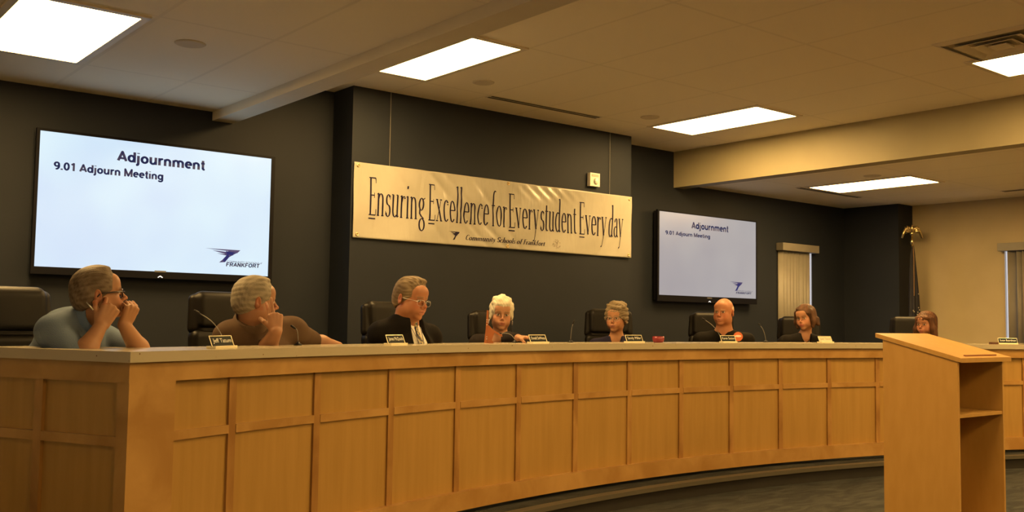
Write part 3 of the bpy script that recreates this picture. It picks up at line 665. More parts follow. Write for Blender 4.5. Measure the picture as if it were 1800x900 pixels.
# ------------------------------------------------------------------ flag on its pole
P0 = atx(1603, 395, 12.42); fx, fy = float(P0[0]), float(P0[1])
fl = empty('flag', (fx, fy, .131)); meta(fl, 'furled dark navy flag on a brass eagle topped pole in the corner', 'flag')
zb = .131
bm = bmesh.new(); lathe(bm, [(.15, 0), (.15, .02), (.06, .05), (.03, .07)], 24); obj('stand', bm, M['brass'], fl, smooth=True)
bm = bmesh.new(); tube(bm, [(0, 0, .05), (0, 0, 2.60-zb)], .014, 12); obj('pole', bm, M['brass'], fl, smooth=True)
bm = bmesh.new(); tube(bm, [(0, 0, 2.48-zb), (0, 0, 2.52-zb), (0, 0, 2.56-zb)], [.018, .026, .018], 12)
bmesh.ops.create_uvsphere(bm, u_segments=14, v_segments=10, radius=.030, matrix=Matrix.Translation((0, 0, 2.63-zb)))
tube(bm, [(0, 0, 2.64-zb), (-.01, -.01, 2.70-zb), (-.02, -.02, 2.745-zb)], [.026, .022, .010], 10)
tube(bm, [(-.02, -.02, 2.745-zb), (-.045, -.045, 2.74-zb)], [.012, .003], 8)
w_ = Vector((CR[0], CR[1], 0)).normalized()
for sg in (-1, 1):
    for k, (dx, dz0, dz1) in enumerate(((.05, 2.66, 2.715), (.08, 2.64, 2.72), (.115, 2.62, 2.705), (.135, 2.58, 2.67))):
        tube(bm, [w_*sg*dx*.25+Vector((0, 0, 2.655-zb)), w_*sg*dx*.75+Vector((0, 0, dz1-zb)), w_*sg*dx+Vector((0, 0, dz0-zb-.01))], [.020, .023, .012], 8)
obj('eagle_finial', bm, M['brass'], fl, smooth=True)
bm = bmesh.new(); n = 40; rings = []
for zz, r in ((2.47, .014), (2.36, .028), (2.1, .046), (1.8, .060), (1.5, .070), (1.2, .078), (.9, .08), (.78, .075)):
    ring_ = []
    for k in range(n):
        a = 2*PI*k/n; rr = r*(1+.28*math.sin(5*a+zz*1.3)+.12*math.sin(11*a-zz*2)); ring_.append(bm.verts.new((rr*math.cos(a)+.02*(2.4-zz), rr*.8*math.sin(a)-.01, zz-zb)))
    rings.append(ring_)
for a, b in zip(rings[:-1], rings[1:]):
    for k in range(n): bm.faces.new((a[k], a[(k+1) % n], b[(k+1) % n], b[k]))
bm.faces.new(rings[0]); bm.faces.new(rings[-1][::-1])
M['flag'] = noise_mat('flag_navy', (.008, .008, .014), (.012, .012, .019), nscale=9, rough=.7)
fcl = obj('flag_cloth', bm, M['flag'], fl, smooth=True)
M['emblem_pale'] = mat('emblem_pale', (.42, .38, .28), .6)
for (px_, py_) in ((1601, 546), (1602.5, 548), (1610, 541), (1611.5, 545), (1609, 549), (1612, 551), (1610, 517), (1608, 553)):
    q = atx(px_, py_, fx-.02); toward = -Vector((CF[0], CF[1], 0)).normalized()*.085
    bm = bmesh.new(); c0 = Vector((q[0]-fx, q[1]-fy, q[2]-zb))+toward; bmesh.ops.create_uvsphere(bm, u_segments=5, v_segments=4, radius=.010, matrix=Matrix.Translation(c0) @ Matrix.Diagonal((1.3, .4, 1, 1)))
    obj('emblem_star', bm, M['emblem_pale'], fl)
bm = bmesh.new(); tube(bm, [(0, -.01, 2.50-zb), (-.025, -.035, 2.3-zb), (-.045, -.045, 2.0-zb), (-.055, -.05, 1.8-zb)], .005, 6); obj('gold_cord', bm, mat('gold_cord', (.30, .17, .06), .6), fl)

# ------------------------------------------------------------------ name plates
def tangent_frame(P):
    v = Vector((P[0]-ARC[0], P[1]-ARC[1], 0)).normalized(); return v
def nameplate(px, text, label, wd=.205, ht=.062, R=10.93, white=False, turn=0.0, px1=None):
    # stands on the ledge at the angle where the photo shows it
    d = depth_at_R(px, 606, R); P = atd(px, 606, d); v = tangent_frame(P); ang = math.atan2(v.x, v.y)
    root = empty('name_plate', (P[0], P[1], zt), -ang+R_(turn)); meta(root, label, 'name plate', 'name plates along the desk ledge')
    # local: x to the right seen from the audience, -y to the audience
    k = .020
    def slab(name, bx0, bx1, y0, z0, y1, z1, th, m):
        bm = bmesh.new(); vv = []
        dn = Vector((0, -(z1-z0), (y1-y0))).normalized()*th
        for x in (bx0, bx1):
            for (y, z) in ((y0, z0), (y1, z1)): 
                for s in (0, 1): vv.append(bm.verts.new(Vector((x, y, z))-dn*s))
        for f in [(0, 1, 3, 2), (4, 6, 7, 5), (0, 4, 5, 1), (2, 3, 7, 6), (0, 2, 6, 4), (1, 5, 7, 3)]: bm.faces.new([vv[i] for i in f])
        return obj(name, bm, m, root)
    gm = M['plate_gold']; pm = mat('plate_pale', (.72, .68, .52), .35) if white else M['plate_black']
    slab('plate', -wd/2, wd/2, 0, .012, k, ht, .004, pm)
    obj('base', boxbm(-wd/2, wd/2, -.022, .030, 0, .014, bev=.002), gm, root)
    bm = bmesh.new(); f = .004
    for (xa, za, xb, zb_) in ((-wd/2, .012, -wd/2, ht), (-wd/2, ht, wd/2, ht), (wd/2, .012, wd/2, ht)):
        tube(bm, [(xa, k*(za-.012)/(ht-.012)-.002, za), (xb, k*(zb_-.012)/(ht-.012)-.002, zb_)], .0026, 6)
    obj('frame', bm, gm, root)
    if text:
        me = fit_text(text, -wd*.42, wd*.42, .024, .050, 'J', size=1)
        lay(me, lambda a: np.c_[a[:, 0], k*(a[:, 1]-.012)/(ht-.012)-.0052, a[:, 1]])
        obj('lettering', me, mat('grey_lettering', (.30, .28, .20), .5) if white else M['plate_text'], root)
    return root
nameplate(392, 'Jeff Tatum', 'black name plate in front of the man in the brown polo shirt', turn=14)
nameplate(697, 'James McQuade', 'black name plate in front of the man in the dark suit', turn=12)
nameplate(947, 'Donald DeWeese', 'black name plate beside the hand of the white haired woman', turn=6)
nameplate(1116, 'Sandy Miller', 'black name plate in front of the older woman with glasses', turn=3)
nameplate(1281, 'Karen Sutton', 'small black name plate in front of the bald man', wd=.16, turn=-8)
nameplate(1452, 'Joel Tatum', 'pale name plate in front of the brown haired woman', wd=.20, white=True, turn=10)
nameplate(1772, 'Susan Boardman', 'black name plate on the ledge right of the lectern', wd=.19, R=11.0, turn=-20)
d = depth_at_R(1747, 606, 10.95); P = atd(1747, 606, d)
o = obj('small_box', boxbm(-.045, .045, -.02, .02, 0, .022, bev=.003), mat('dark_brown_box', (.10, .04, .02), .5), None, (P[0], P[1], zt)); o.rotation_euler.z = -.35
meta(o, 'flat dark brown box beside the name plate right of the lectern', 'box')

# ------------------------------------------------------------------ gooseneck microphones
def microphone(pxb, pxt, pyt, label, R=11.17, dr=0.0):
    d = depth_at_R(pxb, 606, R); P = Vector(atd(pxb, 606, d)); P.z = zt
    T = Vector(atd(pxt, pyt, d+dr)); root = empty('microphone', P); meta(root, label, 'microphone', 'gooseneck microphones on the desk')
    bm = bmesh.new(); lathe(bm, [(.024, 0), (.024, .006), (.012, .012), (.008, .02)], 20); obj('base', bm, M['plastic_black'], root, smooth=True)
    Q = T-P; n = 8; pts = []
    for i in range(n+1):
        t = i/n; pts.append(Vector((Q.x*t**1.3, Q.y*t**1.3, .02+(Q.z-.02)*t+.02*math.sin(PI*t))))
    bm = bmesh.new(); tube(bm, pts, .0026, 7); obj('gooseneck', bm, M['goose'], root, smooth=True)
    e = (pts[-1]-pts[-2]).normalized()
    bm = bmesh.new(); tube(bm, [pts[-1], pts[-1]+e*.010, pts[-1]+e*.03, pts[-1]+e*.036], [.004, .0065, .0065, .004], 10); obj('capsule', bm, M['plastic_black'], root, smooth=True)
M['goose'] = mat('gooseneck_metal', (.22, .21, .20), .35, .6)
microphone(394, 351, 551, 'gooseneck microphone beside the name plate before the man in brown polo', dr=-.1)
microphone(524, 520, 578, 'gooseneck microphone in front of the brown polo sleeve')
microphone(905, 882, 586, 'gooseneck microphone crossing the white haired woman\'s chest')
microphone(1003, 1007, 570, 'gooseneck microphone standing alone left of the older woman with glasses')
microphone(1268, 1240, 563, 'gooseneck microphone in front of the bald man\'s shoulder')
microphone(1346, 1337, 573, 'gooseneck microphone standing between the bald man and the brown haired woman')

# maroon cup
d = depth_at_R(1157, 606, 11.05); P = atd(1157, 606, d)
cup = empty('cup', (P[0], P[1], zt)); meta(cup, 'short maroon cup on the ledge right of the older woman\'s name plate', 'cup')
mm = mat('maroon_glaze', (.22, .025, .035), .25)
bm = bmesh.new(); lathe(bm, [(.034, 0), (.044, .004), (.050, .030), (.049, .052), (.045, .052), (.044, .012), (.01, .008)], 28); obj('bowl', bm, mm, cup, smooth=True)
bm = bmesh.new(); tube(bm, [(.046, 0, .044), (.066, 0, .042), (.070, 0, .026), (.048, 0, .014)], .005, 8); obj('handle', bm, mm, cup, smooth=True)
# ------------------------------------------------------------------ implicit surfaces: smooth unions of limbs, skinned by surface nets
class Field:
    def __init__(s, lo, hi, h):
        s.lo = np.array(lo, np.float32); s.h = h; s.n = np.ceil((np.array(hi)-np.array(lo))/h).astype(int)+1
        s.D = np.full(s.n, .5, np.float32); s.rs = 1.0
    def _win(s, lo, hi):
        a = np.maximum(np.floor((np.array(lo)-s.lo)/s.h).astype(int), 0); b = np.minimum(np.ceil((np.array(hi)-s.lo)/s.h).astype(int)+1, s.n)
        if np.any(b <= a): return None
        sl = tuple(slice(i, j) for i, j in zip(a, b))
        g = [s.lo[i]+s.h*np.arange(a[i], b[i], dtype=np.float32) for i in range(3)]
        return sl, g[0][:, None, None], g[1][None, :, None], g[2][None, None, :]
    def put(s, fn, lo, hi, k, mode):
        m = 1.6*k+2*s.h
        wv = s._win(np.array(lo)-m, np.array(hi)+m)
        if wv is None: return
        sl, x, y, z = wv; d = fn(x, y, z).astype(np.float32); a = s.D[sl]
        if mode == 'add':
            if k > 0: hh = np.maximum(k-np.abs(a-d), 0)/k; s.D[sl] = np.minimum(a, d)-hh*hh*k*.25
            else: s.D[sl] = np.minimum(a, d)
        else:
            d = -d if mode == 'sub' else d
            if k > 0: hh = np.maximum(k-np.abs(a-d), 0)/k; s.D[sl] = np.maximum(a, d)+hh*hh*k*.25
            else: s.D[sl] = np.maximum(a, d)
    def cap(s, a, b, ra, rb=None, k=.02, mode='add', flat=None):
        a = np.array(a, float); b = np.array(b, float); rb = ra if rb is None else rb; ra, rb, k = ra*s.rs, rb*s.rs, k*s.rs; ab = b-a; L2 = max(ab@ab, 1e-9); R = max(ra, rb)
        if flat is not None: nrm, fs = np.array(flat[0], float), flat[1]; nrm = nrm/np.linalg.norm(nrm)
        def fn(x, y, z):
            px, py, pz = x-a[0], y-a[1], z-a[2]; t = np.clip((px*ab[0]+py*ab[1]+pz*ab[2])/L2, 0, 1)
            qx, qy, qz = px-t*ab[0], py-t*ab[1], pz-t*ab[2]
            if flat is not None:
                dn = qx*nrm[0]+qy*nrm[1]+qz*nrm[2]; f = fs-1
                qx, qy, qz = qx+nrm[0]*dn*f, qy+nrm[1]*dn*f, qz+nrm[2]*dn*f
                return (np.sqrt(qx*qx+qy*qy+qz*qz)-(ra+(rb-ra)*t))/max(1, fs**.5)
            return np.sqrt(qx*qx+qy*qy+qz*qz)-(ra+(rb-ra)*t)
        s.put(fn, np.minimum(a, b)-R, np.maximum(a, b)+R, k, mode)
    def ell(s, c, r, Rm=None, k=.02, mode='add'):
        c = np.array(c, float); r = np.array(r, float)*s.rs; k = k*s.rs; Rm = np.eye(3) if Rm is None else np.array(Rm)[:3, :3]; R = r.max()
        def fn(x, y, z):
            px, py, pz = x-c[0], y-c[1], z-c[2]
            u = [(px*Rm[0, i]+py*Rm[1, i]+pz*Rm[2, i]) for i in range(3)]
            k0 = np.sqrt(sum((u[i]/r[i])**2 for i in range(3))); k1 = np.sqrt(sum((u[i]/r[i]**2)**2 for i in range(3)))
            return k0*(k0-1)/np.maximum(k1, 1e-6)
        s.put(fn, c-R, c+R, k, mode)
    def rbox(s, c, hs, r, Rm=None, k=.0, mode='add'):
        c = np.array(c, float); hs = np.array(hs, float)-r; Rm = np.eye(3) if Rm is None else np.array(Rm)[:3, :3]; R = np.linalg.norm(hs)+r
        def fn(x, y, z):
            px, py, pz = x-c[0], y-c[1], z-c[2]
            q = [np.abs(px*Rm[0, i]+py*Rm[1, i]+pz*Rm[2, i])-hs[i] for i in range(3)]
            out = np.sqrt(sum(np.maximum(v, 0)**2 for v in q)); ins = np.minimum(np.maximum(np.maximum(q[0], q[1]), q[2]), 0)
            return out+ins-r
        s.put(fn, c-R, c+R, k, mode)
    def plane_cut(s, p, nrm, k=0.0, keep_below=True):
        p = np.array(p, float); nrm = np.array(nrm, float); nrm /= np.linalg.norm(nrm)
        def fn(x, y, z): return (x-p[0])*nrm[0]+(y-p[1])*nrm[1]+(z-p[2])*nrm[2]
        s.put(fn, s.lo-1, s.lo+s.n*s.h+1, k, 'int')
    def mesh(s, name, origin=(0, 0, 0)):
        D = s.D; h = s.h; S = D < 0
        nx_, ny_, nz_ = D.shape
        c = S[:-1, :-1, :-1].astype(np.int8)
        cnt = np.zeros((nx_-1, ny_-1, nz_-1), np.int8)
        for i in (0, 1):
            for j in (0, 1):
                for k in (0, 1): cnt += S[i:nx_-1+i, j:ny_-1+j, k:nz_-1+k]
        act = np.argwhere((cnt > 0) & (cnt < 8)); 
        if len(act) == 0: raise RuntimeError('empty field '+name)
        vid = np.full((nx_-1, ny_-1, nz_-1), -1, np.int32); vid[tuple(act.T)] = np.arange(len(act))
        acc = np.zeros((len(act), 3)); num = np.zeros(len(act))
        cor = [(i, j, k) for i in (0, 1) for j in (0, 1) for k in (0, 1)]
        val = {q: D[act[:, 0]+q[0], act[:, 1]+q[1], act[:, 2]+q[2]] for q in cor}
        for p in cor:
            for ax in range(3):
                if p[ax]: continue
                q = tuple(1 if i == ax else p[i] for i in range(3)); a, b = val[p], val[q]; m = (a < 0) != (b < 0)
                t = np.where(m, a/np.where(m, a-b, 1), 0)
                pt = np.tile(np.array(p, float), (len(act), 1)); pt[:, ax] += t
                acc += pt*m[:, None]; num += m
        V = (act+acc/num[:, None])*h+s.lo
        quads = []
        for ax in range(3):
            o = [i for i in range(3) if i != ax]
            sh = [slice(1, -1)]*3; sh[ax] = slice(0, -1)
            sa_ = [slice(1, -1)]*3; sa_[ax] = slice(0, -1); sb = [slice(1, -1)]*3; sb[ax] = slice(1, None)
            A, B = S[tuple(sa_)], S[tuple(sb)]; e = np.argwhere(A != B)
            if not len(e): continue
            inside = A[tuple(e.T)]; idx = e.copy()
            for i in o: idx[:, i] += 1
            def cell(d0, d1):
                c_ = idx.copy(); c_[:, o[0]] -= d0; c_[:, o[1]] -= d1; return vid[c_[:, 0], c_[:, 1], c_[:, 2]]
            q = np.stack([cell(1, 1), cell(0, 1), cell(0, 0), cell(1, 0)], 1)
            flip = inside if ax != 1 else ~inside
            q[~flip] = q[~flip][:, ::-1]; quads.append(q)
        Q = np.concatenate(quads); Q = Q[(Q >= 0).all(1)]
        me = bpy.data.meshes.new(name); V = V-np.array(origin)
        me.vertices.add(len(V)); me.vertices.foreach_set('co', V.astype(np.float32).ravel())
        me.loops.add(len(Q)*4); me.loops.foreach_set('vertex_index', Q.astype(np.int32).ravel())
        me.polygons.add(len(Q)); me.polygons.foreach_set('loop_start', np.arange(0, len(Q)*4, 4, dtype=np.int32)); me.polygons.foreach_set('loop_total', np.full(len(Q), 4, np.int32))
        me.update(calc_edges=True); me.validate()
        me.polygons.foreach_set('use_smooth', [True]*len(me.polygons))
        return me, V
def set_color(me, C_):
    at = me.color_attributes.new('Col', 'FLOAT_COLOR', 'POINT'); at.data.foreach_set('color', np.c_[C_, np.ones(len(C_))].astype(np.float32).ravel())
def attr_mat(name, rough=.5, spec=.4, bump=0, bscale=200, sss=0):
    m = mat(name, (.5, .5, .5), rough, spec=spec); b = m.node_tree.nodes['Principled BSDF']
    a = nd(m, 'ShaderNodeVertexColor'); a.layer_name = 'Col'; lk(m, a.outputs[0], b.inputs['Base Color'])
    if bump:
        tc = nd(m, 'ShaderNodeTexCoord'); n = nd(m, 'ShaderNodeTexNoise'); n.inputs['Scale'].default_value = bscale; lk(m, tc.outputs['Object'], n.inputs['Vector'])
        bp = nd(m, 'ShaderNodeBump'); bp.inputs['Strength'].default_value = bump; bp.inputs['Distance'].default_value = .003; lk(m, n.outputs[0], bp.inputs['Height']); lk(m, bp.outputs[0], b.inputs['Normal'])
    return m
M['skin'] = attr_mat('skin', .48, .35, .15, 300)
M['eye'] = attr_mat('eye', .1, .5)

# ------------------------------------------------------------------ executive chair
def make_chair(W=.46):
    root = empty('office_chair')
    def fm(name, lo, hi, h, build, m=None):
        F_ = Field(lo, hi, h); build(F_); me, _ = F_.mesh(name); return obj(name, me, m or M['leather'], root)
    def rx(a): return np.array(Matrix.Rotation(a, 3, 'X'))
    def seat(F_): F_.rbox((0, 0, .46), (W/2+.01, .25, .055), .045); F_.ell((0, 0, .50), (.2, .2, .03), k=.03)
    fm('seat', (-.3, -.3, .38), (.3, .3, .56), .010, seat)
    def low(F_):
        F_.rbox((0, .25, .66), (W/2, .055, .19), .045, rx(-.10)); F_.ell((0, .22, .60), (.17, .05, .10), k=.04)
    fm('backrest', (-.3, .12, .44), (.3, .40, .88), .010, low)
    def top(F_):
        F_.rbox((0, .285, .945), (W/2-.035, .062, .125), .055, rx(-.12))
        for sx in (-1, 1): F_.cap((sx*(W/2-.03), .28, .86), (sx*(W/2-.035), .30, 1.02), .035, .03, k=.02)
        F_.cap((-W/2+.06, .235, .86), (W/2-.06, .235, .86), .004, k=.03, mode='sub')
    fm('headrest', (-.32, .18, .80), (.32, .42, 1.12), .008, top)
    for sx in (-1, 1):
        bm = bmesh.new(); tube(bm, [(sx*.27, .20, .46), (sx*.30, .20, .62), (sx*.30, .12, .68), (sx*.30, -.12, .68), (sx*.29, -.18, .60), (sx*.26, -.15, .44)], .016, 8)
        ar = obj('armrest', bm, M['plastic_black'], root, smooth=True)
        obj('arm_pad', boxbm(sx*.30-.035, sx*.30+.035, -.14, .16, .675, .71, bev=.012), M['leather'], ar)
    bm = bmesh.new(); lathe(bm, [(.028, .10), (.028, .30), (.04, .30), (.04, .40)], 16); obj('gas_column', bm, M['plastic_black'], root, smooth=True)
    bm = bmesh.new()
    for k in range(5):
        a = 2*PI*k/5+.3; tube(bm, [(0, 0, .11), (.30*math.cos(a), .30*math.sin(a), .075)], [.030, .016], 8)
    obj('star_base', bm, M['plastic_black'], root, smooth=True)
    for k in range(5):
        a = 2*PI*k/5+.3; bm = bmesh.new(); c0 = Vector((.30*math.cos(a), .30*math.sin(a), .03)); t = Vector((-math.sin(a), math.cos(a), 0))
        tube(bm, [c0-t*.022, c0+t*.022], .028, 14); obj('caster', bm, M['plastic_black'], root, smooth=True)
    return root
ZSEAT = .33
def place_chair(c, pxc, pyt, R, facing, label, ztop=1.07):
    """facing in degrees: 0 looks at the camera, positive turns towards the right of the photo"""
    d = depth_at_R(pxc, pyt, R); P = atd(pxc, pyt, d); v = -(P[:2]-EYE[:2]); base = math.atan2(v[1], v[0]); a = base+R_(facing)
    # chair faces its local -y; the headrest sits .29 behind the centre
    f = np.array([math.cos(a), math.sin(a)]); rz = a+PI/2
    c.location = (P[0]+f[0]*.29, P[1]+f[1]*.29, ZSEAT); c.rotation_euler = (0, 0, rz)
    s = (P[2]-ZSEAT)/ztop; c.scale = (1, 1, s)
    meta(c, label, 'office chair', 'black leather chairs behind the desk')
proto = make_chair()
CH = [(16, 503, 12.15, 25, 'black leather chair at the left frame edge behind the man in the light blue polo'),
      (390, 513, 12.2, 28, 'black leather chair behind the grey haired man in the brown polo'),
      (676, 530, 12.2, 42, 'black leather chair behind the man in the dark suit'),
      (862, 546, 12.2, 35, 'black leather chair behind the white haired woman'),
      (1070, 543, 12.2, 5, 'black leather chair behind the older woman with glasses'),
      (1250, 549, 12.2, 0, 'black leather chair behind the bald man'),
      (1404, 556, 12.2, -10, 'black leather chair behind the brown haired woman in front of the blinds'),
      (1600, 556, 12.2, -10, 'black leather chair behind the auburn haired woman near the flag')]
chairs = []
for i, (px, py, d, fc_, lb) in enumerate(CH):
    c = proto if i == 0 else copy_tree(proto)
    place_chair(c, px, py, d, fc_, lb); chairs.append(c)

# ------------------------------------------------------------------ people
def head_frame(px, py, d, yaw, pitch=0, roll=0, scale=1.0):
    """local axes: x = the person's left, y = where the face points, z = up"""
    P = atd(px, py, d); v = -(P[:2]-EYE[:2]); a = math.atan2(v[1], v[0])+R_(yaw)
    f = Vector((math.cos(a), math.sin(a), 0)); up = Vector((0, 0, 1)); l = up.cross(f)
    Rm = Matrix((l, f, up)).transposed()                       # columns are local axes
    Rm = Rm @ Matrix.Rotation(R_(pitch), 3, 'X') @ Matrix.Rotation(R_(roll), 3, 'Y')
    return np.array(P), np.array(Rm), scale
class Local:
    """places head shapes given in head coordinates into a field"""
    def __init__(s, F_, H): s.F, (s.P, s.R, s.s) = F_, H; s.g = 1.0/F_.rs
    def w(s, p): return s.P+s.R @ (np.array(p, float)*s.s)
    def cap(s, a, b, ra, rb=None, k=.01, mode='add'): g = s.s*s.g; s.F.cap(s.w(a), s.w(b), ra*g, (ra if rb is None else rb)*g, k*g, mode)
    def ell(s, c, r, k=.01, mode='add', rot=None):
        Rm = s.R if rot is None else s.R @ np.array(rot); g = s.s*s.g; s.F.ell(s.w(c), np.array(r)*g, Rm, k*g, mode)
    def cut(s, p, n): s.F.plane_cut(s.w(p), s.R @ np.array(n, float))
def build_head(F_, H, fem=False, jowl=0.0, eyes_shut=False):
    L = Local(F_, H); j = jowl
    L.ell((0, -.014, .036), (.0745, .094, .083), k=.01)
    L.ell((0, .020, .0), (.064, .070, .082), k=.03)
    L.ell((0, .030, -.060), (.050+.012*j-.004*fem, .054, .046), k=.03)
    for sx in (-1, 1):
        L.ell((sx*.042, .010, -.055), (.020+.008*j, .040, .030+.008*j), k=.03)         # jaw corner
        L.ell((sx*.040, .062, -.024), (.020, .018, .018), k=.022)                      # cheek bone
        L.ell((sx*.030, .066, -.050), (.022+.004*j, .020, .020), k=.025)               # cheek
    L.ell((0, .078, -.096), (.020, .016, .015), k=.028)                                # chin
    L.ell((0, .072, .050), (.048, .022, .030), k=.04)                                  # forehead
    for sx in (-1, 1):
        L.ell((sx*.031, .101, .001), (.019, .016, .012), k=.016, mode='sub')           # socket
        L.cap((sx*.012, .091, .018), (sx*.044, .078, .017), .0065, .005, k=.014)       # brow
        L.ell((sx*.031, .078, .000), (.0135, .0125, .0115), k=.003)                    # lidded eye
        L.cap((sx*.018, .0895, .0065), (sx*.045, .079, .0045), .0035, .0030, k=.005)
        L.cap((sx*.018, .0870, -.0085), (sx*.044, .079, -.0075), .0030, .0025, k=.006)
    nf = .78 if fem else 1.0
    L.cap((0, .090, .012), (0, .112-.003*fem, -.024), .0068*nf, .0088*nf, k=.010)                     # nose
    L.ell((0, .115-.004*fem, -.029), (.0105*nf, .010*nf, .0090*nf), k=.008)
    for sx in (-1, 1): L.ell((sx*.0115*nf, .103-.002*fem, -.033), (.0070*nf, .009, .0065*nf), k=.006)
    for sx in (-1, 1): L.ell((sx*.006, .108, -.0415), (.0035, .006, .003), k=.003, mode='sub')
    L.ell((0, .088, -.058), (.026, .014, .018), k=.02)                                 # mouth mound
    L.cap((-.020, .094, -.0585), (0, .1035, -.0565), .0042, .0052, k=.006); L.cap((0, .1035, -.0565), (.020, .094, -.0585), .0052, .0042, k=.006)
    L.cap((-.016, .094, -.0690), (.016, .094, -.0690), .0062, k=.006)
    L.cap((-.022, .101, -.0635), (0, .109, -.0630), .0018, k=.004, mode='sub'); L.cap((0, .109, -.0630), (.022, .101, -.0635), .0018, k=.004, mode='sub')
    for sx in (-1, 1):                                                                 # ears
        rot = np.array(Matrix.Rotation(sx*R_(-22), 3, 'Z'))
        L.ell((sx*.081, -.012, -.006), (.0075, .019, .031), k=.008, rot=rot)
        L.ell((sx*.088, -.006, -.002), (.0050, .011, .018), k=.005, mode='sub', rot=rot)
def head_paint(V, H, skin, lip, brow_c, red=.5, shadow_eye=None):
    P, Rm, s = H; q = (V-P) @ Rm/s
    x, y, z = q[:, 0], q[:, 1], q[:, 2]; ax_ = np.abs(x)
    C_ = np.tile(np.array(skin), (len(V), 1))
    def mix(m, c): 
        nonlocal C_; m = np.clip(m, 0, 1)[:, None]; C_ = C_*(1-m)+np.array(c)*m
    hd = np.clip((z+.16)/.04, 0, 1)*(np.hypot(x, y) < .16)*(z < .16)
    redc = np.array(skin)*np.array((1.02, .68, .60))
    mix(red*np.exp(-((ax_-.042)/.022)**2-((z+.030)/.024)**2)*(y > .03), redc)
    mix(red*np.exp(-(x/.012)**2-((z+.028)/.014)**2)*(y > .09), redc)
    mix(red*.8*(ax_ > .072)*(np.abs(z+.006) < .04)*(np.abs(y+.01) < .03), redc)
    lipm = np.exp(-np.maximum(0, ax_/.023)**6)*((z < -.0520+.0035*np.cos(ax_*120)) & (z > -.0755))*(y > .080)
    mix(.85*lipm, lip)
    mix(.75*np.exp(-((z+.0633)/.0022)**2)*(ax_ < .023)*(y > .085), np.array(lip)*.35)
    bl = .0205-.10*np.maximum(ax_-.030, 0)
    mix(.85*np.exp(-((z-bl)/.0042)**2)*((ax_ > .012) & (ax_ < .048))*(y > .066), brow_c)
    lid = np.exp(-((z-.0068+.06*np.abs(ax_-.031))/.0026)**2)*((ax_ > .016) & (ax_ < .047))*(y > .07)
    mix(.75*lid, (.05, .03, .02))
    # the eye itself: white, iris and pupil
    e = ((ax_-.031)/.0140)**2+((z+.0008)/.0064)**2
    mix((e < 1)*(y > .074), (.50, .44, .38))
    r_ = np.hypot(ax_-.031, z)
    mix((e < 1)*(r_ < .0068)*(y > .074), (.05, .035, .02))
    return C_, hd
def hair_cap(F_, H, t=.008, front=(.052, .070), tilt=.0, side=.0, nape=-.075, face=(.060, .080, .088), back=.0, puff=(1, 1, 1)):
    L = Local(F_, H)
    L.ell((0, -.014-back*.3, .038), ((.0745+t)*puff[0], (.094+t+back)*puff[1], (.083+t*1.2)*puff[2]), k=.0)
    L.ell((0, -.045-back*.5, -.015), (.066+t*.8, .060+t+back, .065), k=.03)
    L.ell((0, front[0]+face[1]*.9, -.03), (face[0], face[1], face[2]+front[1]-.052), k=.010, mode='sub')
    # cut below a slanting line from the temple over the ear to the nape
    p = np.array((0, .03, -.012-side)); q = np.array((0, -.10, nape)); d = q-p; n = np.array((0, -d[2], d[1])); n = -n if n[2] > 0 else n
    L.cut(p, n)
def strands(V, H, amp=.002, f=90, seed=0, axis=1):
    P, Rm, s = H; q = (V-P) @ Rm/s; rs = np.random.RandomState(seed); o = np.zeros(len(V))
    for i in range(7):
        a = rs.randn(3)*f*(.5+i*.3); a[axis] *= .18; o += np.sin(q @ a+rs.rand()*6)/(1+i*.35)
    c = q-np.array((0, -.014, .02)); n = c/np.linalg.norm(c, axis=1)[:, None]
    return V+(n*(amp*o)[:, None]*s) @ Rm.T, o
def hair_mat(name, c1, c2, rough=.45):
    m = attr_mat(name, rough, .35); return m
M['hair'] = attr_mat('hair', .6, .2, .5, 160)
